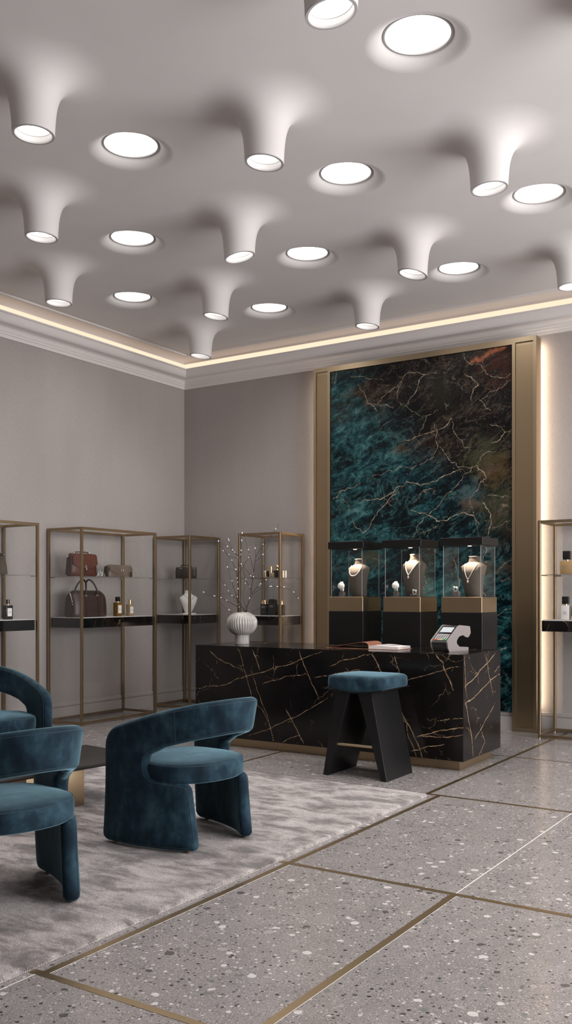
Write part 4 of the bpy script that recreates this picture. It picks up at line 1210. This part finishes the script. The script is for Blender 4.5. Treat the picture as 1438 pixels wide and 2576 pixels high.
# ------------------------------------------------------------------ stool
st = thing('bar_stool', 'blue velvet stool on two black wedge-shaped slab legs in front of the desk', 'stool', (4.115, -2.865, 0))
YA, YC = -.215, .215
def slab(pts, nm):
    return MB().prism(pts, YA, YC, lambda a, b, h: (a, h, b)).build(nm, M['stoolblack'], st, bevel=.002, seg=1)
slab([(.219,0),(.266,0),(.140,.640),(.028,.628)], 'leg'); slab([(-.265,0),(-.218,0),(-.040,.628),(-.157,.640)], 'leg')
# dished seat board and cushion: bottom sags in the middle
def sag(x): return -.030*(1-min(1, abs(x)/.245)**2)
N = 20; xs = [-.236+.472*i/N for i in range(N+1)]
pb = [(x, .651+sag(x)) for x in xs]; pt = [(x, .661+sag(x)) for x in reversed(xs)]
MB().prism(pb+pt, -.227, .227, lambda a, b, h: (a, h, b)).build('seat_board', M['stoolblack'], st, bevel=.0015, seg=1)
v, f = [], []; nn = 64
def srect(w, d, k, p=7.0):
    t = 2*PI*k/nn; c, s = math.cos(t), math.sin(t)
    return w*math.copysign(abs(c)**(2/p), c), d*math.copysign(abs(s)**(2/p), s)
rings = [(.0,.238,.228,0.),(.0,.243,.233,.006),(.0,.244,.234,.03),(1.,.243,.233,.060),(1.,.238,.228,.074),(1.,.226,.216,.084),(1.,.20,.19,.090),(1.,.12,.11,.094),(1.,.02,.02,.095)]
for fl_, w, d, dz in rings:
    for k in range(nn):
        x, y = srect(w, d, k); zb = .6615+sag(x)
        if dz < .04: z = zb+dz
        else: z = .6605+dz-.012*(1-(x/.245)**2)*0
        v.append((x, y, z))
for i in range(len(rings)-1):
    for k in range(nn):
        k2 = (k+1) % nn; f.append((i*nn+k, i*nn+k2, (i+1)*nn+k2, (i+1)*nn+k))
f.append(tuple(range(nn-1,-1,-1))); f.append(tuple((len(rings)-1)*nn+k for k in range(nn)))
o = mk('seat_cushion', v, f, M['velvet'], st, True); finish(o, auto=1.2)
box('foot_rail', -.168, .170, YA+.012, YA+.045, .228, .246, M['brass'], st, .002, 1)

# ------------------------------------------------------------------ vase with willow branches
VX, VY = 2.437, -2.150
va = thing('vase', 'round fluted grey-white ceramic vase on a ribbed foot, on the left end of the desk', 'vase', (VX, VY, DZ1))
prof = []
foot = [(.062,0),(.066,.004),(.065,.03),(.064,.070),(.065,.088)]
ball = [(.068,.090),(.085,.096),(.110,.118),(.129,.150),(.138,.188),(.134,.226),(.115,.258),(.090,.279),(.066,.2905),(.060,.293),(.055,.291),(.054,.27),(.08,.25)]
na = 360; v, f = [], []
allp = foot+[(r, z) for r, z in ball]
P = smooth_path([(r, 0, z) for r, z in foot], 2)[:-1]+[Vector((foot[-1][0],0,foot[-1][1]))]+smooth_path([(r,0,z) for r,z in ball], 4)
for p in P:
    r, z = p.x, p.z
    for k in range(na):
        a = 2*PI*k/na
        if z < .089 and r < .075: m_ = 1+.018*math.cos(36*a)
        elif z > .089 and z < .286:
            amp = .040*math.sin(PI*min(1, max(0, (z-.09)/.20)))**.5
            q = (a*36/(2*PI)+(z-.09)*1.4) % 1.0
            m_ = 1+amp*((abs(2*q-1)**2.2)*1.4-.8)
        else: m_ = 1
        v.append((r*m_*math.cos(a), r*m_*math.sin(a), z))
for i in range(len(P)-1):
    for k in range(na):
        k2 = (k+1) % na; f.append((i*na+k, i*na+k2, (i+1)*na+k2, (i+1)*na+k))
f.append(tuple(range(na-1,-1,-1)))
o = mk('fluted_body', v, f, M['ceramic'], va, True); finish(o, auto=.9)

# stems: (index in TWIGS, label); the other twigs branch off the nearest stem
STEMS = {0:'tall dark budded branch leaning right, thickest in the vase', 2:'thin budded branch curving to the left, above the lowest left one',
 3:'long low budded branch reaching farthest left over the corner cabinet', 4:'thin branch drooping low at the left rim of the vase',
 5:'slender upright branch left of the centre of the vase', 6:'tall budded branch forking straight up in the middle of the vase',
 19:'thin branch with one bud rising steeply to the left', 20:'slender upright branch just left of the thickest one', 21:'bare low branch arching right behind the black flacons'}
FV = (-math.sin(YAW), math.cos(YAW)); rv = random.Random(11)
depth = {i: rv.uniform(-.09, .09) for i in STEMS}
def tw3(i, dd):
    base_z = TWIGS[i][0][1]; out = []
    for u, z in TWIGS[i]:
        k = max(0, (z-.25))*dd*2.2+(dd*.25 if z > .28 else 0)
        out.append(Vector((u*RV[0]+k*FV[0], u*RV[1]+k*FV[1], z)))
    return out
stem_pts, stem_obj = {}, {}
for i, lb in STEMS.items():
    pts = tw3(i, depth[i])
    a = pts[0]
    root = Vector((a.x*.3, a.y*.3, .21)); mid = Vector((max(-.045, min(.045, a.x*.75)), max(-.045, min(.045, a.y*.75)), .270))
    q = smooth_path([root, mid]+pts, 5)
    t = thing('willow_branch', lb, 'branch', (VX, VY, DZ1), 0, 'budded branches in the vase')
    r0 = .0052 if i == 0 else .0038
    n = len(q); MB().tube(q, [r0*(1-.78*j/(n-1)) for j in range(n)], 7).build('stem', M['bark'], t, smooth=True)
    stem_pts[i] = [q]; stem_obj[i] = t
for i in range(len(TWIGS)):
    if i in STEMS: continue
    a2 = TWIGS[i][0]
    # nearest stem in the picture plane of the bouquet
    def score(j): return min((p.x*RV[0]+p.y*RV[1]-a2[0])**2+(p.z-a2[1])**2 for p in stem_pts[j][0])
    j = min(STEMS, key=score)
    near = min(stem_pts[j][0], key=lambda p: (p.x*RV[0]+p.y*RV[1]-a2[0])**2+(p.z-a2[1])**2)
    k0 = near.x*FV[0]+near.y*FV[1]; slope = rv.uniform(-.25, .25)
    pts = [near]
    for u, z in TWIGS[i][1:]:
        k = k0+slope*math.hypot(u-a2[0], z-a2[1])
        pts.append(Vector((u*RV[0]+k*FV[0], u*RV[1]+k*FV[1], z)))
    q = smooth_path(pts, 5); n = len(q)
    MB().tube(q, [.0026*(1-.62*k/(n-1)) for k in range(n)], 6).build('twig', M['bark'], stem_obj[j], smooth=True)
    stem_pts[j].append(q)
for bi, (u, z) in enumerate(BUDS):
    best = None
    for j, qs in stem_pts.items():
        for q in qs:
            for k, p in enumerate(q):
                d = (p.x*RV[0]+p.y*RV[1]-u)**2+(p.z-z)**2
                if best is None or d < best[0]: best = (d, j, p, q[min(k+1, len(q)-1)]-q[max(0, k-1)])
    d, j, p, dr = best
    dr = dr.normalized() if dr.length > 1e-6 else Vector((0,0,1))
    off = Vector((rv.uniform(-1,1), rv.uniform(-1,1), .6)).normalized()*.0045
    m = MB(); m.ball((0,0,0), .0053*rv.uniform(.8,1.15), 8, 7, (.78,.78,1.45))
    m.build('bud', M['bud'], stem_obj[j], smooth=True, loc=p+off, rot=dr.to_track_quat('Z','Y').to_euler())

# ------------------------------------------------------------------ open album on the desk
bk = thing('open_album', 'tan leather album lying open with its cover arched over on the desk', 'book', (3.700, -2.140, DZ1), .03)
ct = [(-.345,.0015),(-.20,.026),(-.06,.050),(-.02,.0565),(.02,.0555),(.048,.044),(.056,.026),(.054,.004)]
q = smooth_path([(x,0,z) for x,z in ct], 5)
up_ = [(p.x, p.z) for p in q]; th = .0035
lo_ = [(p.x+(.0032 if i > len(q)-12 else 0)*-1, max(.0002, p.z-th)) for i, p in enumerate(q)]
MB().prism(lo_+up_[::-1], -.045, .215, lambda a, b, h: (a, h, b)).build('cover', M['tan'], bk, auto=.5)
box('back_cover', -.345, .335, -.048, .218, .0, .0032, M['tan'], bk, .001, 1)
pg = MB()
n = 14; xs = [.052+.270*i/n for i in range(n+1)]
topz = [.0265+.012*math.sin(PI*min(1, (i/n)*1.25))*(1-i/n)-.002*(i/n) for i in range(n+1)]
MB().prism([(.052,.0035),(.322,.0035)]+[(x, z) for x, z in zip(reversed(xs), reversed(topz))], -.040, .210, lambda a, b, h: (a, h, b)).build('page_block', M['paper'], bk, auto=.6)
v = [(xs[i], y, topz[i]+.0008) for i in range(3, 11) for y in (.03, .175)]
mk('printed_photo', v, [(2*i, 2*i+2, 2*i+3, 2*i+1) for i in range(7)], M['print_'], bk)

# ------------------------------------------------------------------ card terminal
tm = thing('card_terminal', 'grey card payment terminal with lit screen and coloured keys, right on the desk', 'card terminal', (4.470, -2.160, DZ1), -.20)
# side profile (u = towards the back, z)
out = [(0,0,.004),(.270,0,.004),(.270,.028,.005),(.140,.036,.02),(.088,.072,.05),(.135,.118,.04),(.190,.128,.03),(.232,.110,.012),(.268,.106,.018),(.303,.140,.022),(.292,.197,.012),(.150,.209,.008),(.125,.200,.008),(-.028,.082,.022),(-.020,.030,.02)]
pl = fillet(out, step=.25); W_ = .168
MB().prism(pl, -W_, -W_+.012, lambda a, b, h: (h, a, b)).build('side_shell', M['greyplastic'], tm, auto=.5)
MB().prism(pl, -.012, 0, lambda a, b, h: (h, a, b)).build('side_shell', M['greyplastic'], tm, auto=.5)
inn = [(.004,.002,.003),(.266,.002,.003),(.266,.026,.004),(.138,.034,.02),(.084,.072,.05),(.132,.120,.04),(.190,.131,.03),(.232,.114,.012),(.266,.110,.018),(.299,.142,.02),(.288,.193,.01),(.150,.204,.006),(.128,.194,.006),(-.022,.080,.02),(-.014,.030,.02)]
MB().prism(fillet(inn, step=.25), -W_+.0122, -.0122, lambda a, b, h: (h, a, b)).build('housing', M['darkplastic'], tm, auto=.5)
# sloped face frame: origin at lower front, s along slope
s0 = np.array([-.020,.0850]); s1_ = np.array([.128,.1985]); dv = (s1_-s0); Ls = float(np.hypot(*dv)); dv = dv/Ls; nv = np.array([-dv[1], dv[0]])
def face(m, x0, x1, a0, a1, h0, h1):
    pts = []
    for h in (h0, h1):
        for x, a in ((x0,a0),(x1,a0),(x1,a1),(x0,a1)):
            p = s0+dv*a+nv*h; pts.append((x, p[0], p[1]))
    m.add(pts, [(0,3,2,1),(4,5,6,7),(0,1,5,4),(1,2,6,5),(2,3,7,6),(3,0,4,7)]); return m
bz = face(MB(), -W_+.016, -.014, Ls*.52, Ls*.985, -.002, .0022).build('screen_bezel', M['bezel'], tm)
face(MB(), -W_+.030, -.028, Ls*.585, Ls*.915, .0022, .0030).build('screen', M['screen'], bz)
for row in range(5):
    a0 = Ls*(.045+.088*row); nk = 6
    if row == 0: cells = [(0,1.6,'keyred'),(1.7,3.0,'keyyellow'),(3.1,3.55,'key'),(3.65,4.1,'key'),(4.2,6,'keygreen')]
    else: cells = [(i+.10, i+.80, 'keylime' if (row == 1 and i == 5) else 'keypink' if (row == 4 and i == 5) else 'key') for i in range(6)]
    for c0, c1, mt in cells:
        x0 = -W_+.024+(W_-.044)*c0/6; x1 = -W_+.024+(W_-.044)*c1/6
        face(MB(), x0, x1, a0, a0+Ls*.052, .0, .0030).build('key', M[mt], tm)
box('front_slot', -W_+.016, -.016, -.0305, -.026, .060, .066, M['bezel'], tm)

# ------------------------------------------------------------------ rug
RGX0, RGX1, RGY0, RGY1 = .95, 4.815, -8.6, -3.318
rug = thing('rug', 'mottled grey-brown viscose rug with a pale cut edge under the blue armchairs', 'rug', (0, 0, 0))
n = 0; v, f = [], []
r = .016; prf = [(0,.0015),(.004,.010),(.010,.0155),(.018,.017),(.03,.017)]
cs = [(RGX0,RGY0),(RGX1,RGY0),(RGX1,RGY1),(RGX0,RGY1)]
ringv = []
outl = rrect(RGX0, RGX1, RGY0, RGY1, .035)
def inset(d): return rrect(RGX0+d, RGX1-d, RGY0+d, RGY1-d, max(.036-d, .004))
for d, z in prf: ringv.append([(x, y, z) for x, y in inset(d)])
k = len(ringv[0]); v = [p for rg in ringv for p in rg]
for i in range(len(prf)-1):
    for j in range(k): f.append((i*k+j, i*k+(j+1)%k, (i+1)*k+(j+1)%k, (i+1)*k+j))
f.append(tuple((len(prf)-1)*k+j for j in range(k)))
o = mk('pile', v, f, M['rug'], rug); finish(o, auto=.9)
m = MB(); rr = random.Random(2)
def edge_run(x0, y0, x1, y1, nx, ny):
    L = math.hypot(x1-x0, y1-y0); N = int(L/.0042)
    for i in range(N):
        t = (i+rr.random()*.8)/N; x, y = x0+(x1-x0)*t, y0+(y1-y0)*t
        h = .0125+rr.random()*.0045; w = .0022; o_ = .002+rr.random()*.003
        tx, ty = (x1-x0)/L*w, (y1-y0)/L*w
        m.add([(x-tx, y-ty, .001),(x+tx, y+ty, .001),(x+nx*o_+tx*.7, y+ny*o_+ty*.7, .001),(x+nx*o_-tx*.7, y+ny*o_-ty*.7, .001),(x-nx*.008, y-ny*.008, h)], [(0,1,4),(1,2,4),(2,3,4),(3,0,4)])
edge_run(RGX1-.002, RGY0+.04, RGX1-.002, RGY1-.035, 1, 0); edge_run(RGX0+.04, RGY1-.002, RGX1-.035, RGY1-.002, 0, 1)
M['fringe'] = plain('pale_rug_edge', (.36,.33,.32), .9)
tag(m.build('cut_edge', M['fringe'], rug), kind='stuff')

# ------------------------------------------------------------------ coffee table
ct_ = thing('coffee_table', 'low dark-topped coffee table on a brass block base between the blue armchairs', 'coffee table', (3.32, -4.47, .0176), math.radians(-8))
box('table_top', -.62, 0, -1.10, 0, .253, .283, M['tabledark'], ct_, .003)
box('brass_base', -.50, -.132, -.80, -.378, 0, .2528, M['brass_dark'], ct_, .002)

# ------------------------------------------------------------------ armchairs
CE, AE, BE = .20, .637, .36            # plan ellipse of the shell; front edge at x = .285
XF = .285
def plan_pts():
    P = [(XF, BE), (CE, BE)]
    for i in range(1, 200): P.append((CE-AE*math.sin(PI*i/200), BE*math.cos(PI*i/200)))
    P += [(CE, -BE), (XF, -BE)]
    return np.array(P)
PL = plan_pts(); SEG = np.hypot(*np.diff(PL, axis=0).T); SS = np.concatenate([[0], np.cumsum(SEG)]); STOT = SS[-1]; SH = STOT/2
def s_of_x(x): # left half
    h = len(PL)//2+1
    return float(np.interp(-x, -PL[:h, 0], SS[:h]))
def plan(s): return np.interp(s, SS, PL[:, 0]), np.interp(s, SS, PL[:, 1])
def plan_n(s):
    x0, y0 = plan(s-.004); x1, y1 = plan(s+.004)
    dx, dy = x1-x0, y1-y0; L = np.hypot(dx, dy); return dy/L*1.0, -dx/L     # outward normal candidates
def top_z(s):
    u = abs(s-SH)/SH
    return float(np.interp(u, U_T, Z_T))
# smooth top and band-bottom curves through measured heights
def fit(pts):
    us = np.array([abs(s_of_x(x)-SH)/SH for x, z in pts]); zs = np.array([z for x, z in pts])
    A = np.stack([np.ones_like(us), us**2, us**3, us**4], 1); c = np.linalg.lstsq(A, zs, rcond=None)[0]
    g = np.linspace(0, 1, 80); return g, c[0]+c[1]*g**2+c[2]*g**3+c[3]*g**4
U_T, Z_T = fit([(-.437,.792),(-.41,.790),(-.36,.783),(-.2,.743),(0,.690),(.2,.630),(.285,.604)])
U_B, Z_B = fit([(-.437,.607),(-.41,.602),(-.36,.589),(-.22,.559),(-.09,.518),(0,.488)])
def half_outline():
    """left half, from front bottom along the bottom and leg, notch, band bottom, to the back centre"""
    a = [(s_of_x(XF)+.0, .008, .045), (s_of_x(-.312), .008, .030), (s_of_x(-.268), .350, .055), (s_of_x(-.018), .374, .052), (s_of_x(-.018), .478, .050)]
    for x in (-.16,): a.append((s_of_x(x), float(np.interp(abs(s_of_x(x)-SH)/SH, U_B, Z_B)), .05))
    return a
def chair_outline():
    L = half_outline()
    bot = []
    s_a = s_of_x(-.19)
    for s in np.linspace(s_a, SH, 12)[1:]: bot.append((float(s), float(np.interp(abs(s-SH)/SH, U_B, Z_B)), 0))
    left = L[:-1]+[(s_of_x(-.13), float(np.interp(abs(s_of_x(-.13)-SH)/SH, U_B, Z_B)), .04)]+[b for b in bot]
    right = [(STOT-s, z, r) for s, z, r in reversed(left[:-1])]
    top = []
    for s in np.linspace(STOT, 0, 60):
        z = float(np.interp(abs(s-SH)/SH, U_T, Z_T)); r = .13 if s in (0., STOT) or s < 1e-6 or s > STOT-1e-6 else 0
        top.append((float(s), z, r))
    # drop points inside the rounded front corners
    top = [top[0]]+[p for p in top[1:-1] if .15 < p[0] < STOT-.15]+[top[-1]]
    return fillet(left+right+top, step=.16)
def densify(P, step):
    out = []
    for a, b in zip(P, P[1:]+P[:1]):
        L = math.hypot(b[0]-a[0], b[1]-a[1])
        if L < 1e-6: continue
        k = max(1, int(math.ceil(L/step)))
        for j in range(k): out.append((a[0]+(b[0]-a[0])*j/k, a[1]+(b[1]-a[1])*j/k))
    return out
OUT = densify(chair_outline(), .010)
OA = np.array(OUT)
def dist_in(pts):
    P = np.array(pts); A = OA; B = np.roll(OA, -1, 0); D = B-A; L2 = (D**2).sum(1)
    out = np.empty(len(P)); ins = np.empty(len(P), bool)
    for i, p in enumerate(P):
        u = np.clip(((p-A)*D).sum(1)/L2, 0, 1); q = A+D*u[:, None]
        out[i] = np.sqrt(((p-q)**2).sum(1)).min()
        c = ((A[:, 1] > p[1]) != (B[:, 1] > p[1])) & (p[0] < (B[:, 0]-A[:, 0])*(p[1]-A[:, 1])/(B[:, 1]-A[:, 1]+1e-12)+A[:, 0])
        ins[i] = c.sum() % 2 == 1
    return out, ins
def outline_inset(d):
    n = len(OA); T = np.roll(OA, -1, 0)-np.roll(OA, 1, 0); T /= np.hypot(*T.T)[:, None]
    area = 0.5*np.sum(OA[:, 0]*np.roll(OA[:, 1], -1)-np.roll(OA[:, 0], -1)*OA[:, 1])
    N = np.stack([-T[:, 1], T[:, 0]], 1)*(1 if area > 0 else -1)
    return OA+N*d
TH, RE = .036, .032
def shell_map(s, z, off):
    x, y = plan(s); nx, ny = plan_n(np.clip(s, .005, STOT-.005))
    # outward = away from the chair centre
    sg = np.sign(nx*(x+.05)+ny*y); nx, ny = nx*sg, ny*sg
    flare = np.clip((.36-z)/.36, 0, 1)**1.5*.018
    u = np.abs(s-SH)/SH
    lean_ = -np.clip(.745-z, -.06, .22)*.20*np.clip(1-u, 0, 1)**.8
    return x+nx*(off-TH+flare+lean_), y+ny*(off-TH+flare+lean_), z
def build_shell():
    pts = list(map(tuple, OA)); nb = len(pts)
    for d in (.0012,.0045,.0105,.0195,RE):
        q = outline_inset(d); dd, ins = dist_in(q)
        pts += [tuple(p) for p, a, i in zip(q, dd, ins) if i and abs(a-d) < d*.22]
    g = [(s, z) for s in np.arange(.02, STOT, .026) for z in np.arange(.03, .80, .026)]
    dd, ins = dist_in(g)
    pts += [p for p, a, i in zip(g, dd, ins) if i and a > RE*1.25]
    edges = [(i, (i+1) % nb) for i in range(nb)]
    V2, E2, F2, *_ = delaunay_2d_cdt([Vector(p) for p in pts], edges, [], 1, 1e-5)
    V2 = np.array([(p.x, p.y) for p in V2])
    cen = np.array([V2[list(f)].mean(0) for f in F2]); _, ins = dist_in(cen)
    F2 = [tuple(f) for f, k in zip(F2, ins) if k]
    d, _ = dist_in(V2)
    th = TH*np.sqrt(np.clip(1-(1-np.clip(d/RE, 0, 1))**2, 0, 1))
    edge = d < 1e-4
    x, y, z = shell_map(V2[:, 0], V2[:, 1], th); v = list(zip(x, y, z))
    x, y, z = shell_map(V2[:, 0], V2[:, 1], -th)
    idx = {}; 
    for i in range(len(V2)):
        if edge[i]: idx[i] = i
        else: idx[i] = len(v); v.append((x[i], y[i], z[i]))
    f = list(F2)+[tuple(idx[i] for i in reversed(t)) for t in F2]
    return v, f
SV, SF = build_shell()
def piping():
    m = MB()
    q = outline_inset(.0185); dd, ins = dist_in(q)
    th = TH*math.sqrt(1-(1-.0185/RE)**2)
    for sg in (1, -1):
        run = []
        for p, a, i in zip(q, dd, ins):
            if i and a > .0165:
                x, y, z = shell_map(p[0], p[1], sg*(th+.0002)); run.append((float(x), float(y), float(z)))
        run = run[::2]
        m.tube(run, .0014, 5, closed=True)
        for xs_ in (-.20,):
            for mir in (0, 1):
                s = s_of_x(xs_); s = STOT-s if mir else s
                u = abs(s-SH)/SH; z0, z1 = float(np.interp(u, U_B, Z_B))+.018, float(np.interp(u, U_T, Z_T))-.018
                P = []
                for z in np.linspace(z0, z1, 10):
                    x, y, zz = shell_map(s, z, sg*(TH+.0002)); P.append((float(x), float(y), float(zz)))
                m.tube(P, .0012, 5)
    return m
def cushion():
    n = 72; v, f = [], []
    def rg(w, z):
        out = []
        for k in range(n):
            t = 2*PI*k/n; c, s = math.cos(t), math.sin(t)
            pf = 3.2 if c > 0 else 2.15
            e = 2/(pf)
            ax = .355 if c > 0 else .240
            x = -.045+ (ax-w)*math.copysign(abs(c)**e, c); y = (.290-w)*math.copysign(abs(s)**e, s)
            out.append((x, y, z))
        return out
    rings = [(.05,.345),(.014,.347),(.004,.354),(.0,.368),(.0,.420),(.003,.433),(.010,.441),(.03,.448),(.09,.456),(.18,.461),(.29,.463)]
    for w, z in rings: v += rg(w, z)
    for i in range(len(rings)-1):
        for k in range(n):
            k2 = (k+1) % n; f.append((i*n+k, i*n+k2, (i+1)*n+k2, (i+1)*n+k))
    f.append(tuple(range(n-1,-1,-1))); f.append(tuple((len(rings)-1)*n+k for k in range(n)))
    pip = rg(.0055, .4375)
    return v, f, pip
def make_chair(label, loc, rotz):
    t = thing('armchair', label, 'armchair', loc, rotz, 'blue velvet armchairs round the coffee table')
    sh_ = mk('shell', SV, SF, M['velvet'], t, True); finish(sh_)
    for p in sh_.data.polygons: p.use_smooth = True
    piping().build('piping', M['seam'], sh_, smooth=True)
    v, f, pip = cushion(); c = mk('seat_cushion', v, f, M['velvet'], t, True); finish(c, auto=1.2)
    MB().tube(pip, .0016, 6, closed=True).build('piping', M['seam'], c, smooth=True)
    for x in (.20, -.26):
        for sg in (1, -1):
            s = s_of_x(x); s = s if sg > 0 else STOT-s
            px, py, _ = shell_map(s, .02, 0.)
            MB().lathe([(.017,0),(.017,.012)], 16, (float(px), float(py), 0), True, True).build('glide', M['glide'], t, auto=.6)
    return t
ZR = .0172
make_chair('blue velvet armchair seen from behind, standing alone in front of the desk and stool', (4.170, -5.065, ZR), math.radians(171))
c1 = dup([o for o in SC.objects if o.name == 'armchair'][0], (4.150, -6.318, ZR), math.radians(166), 'blue velvet armchair in the left foreground, its back to the viewer, cut by the edge')
c2 = dup([o for o in SC.objects if o.name == 'armchair'][0], (1.90, -4.53, ZR), math.radians(-22), 'blue velvet armchair at the far left, facing the viewer across the coffee table')
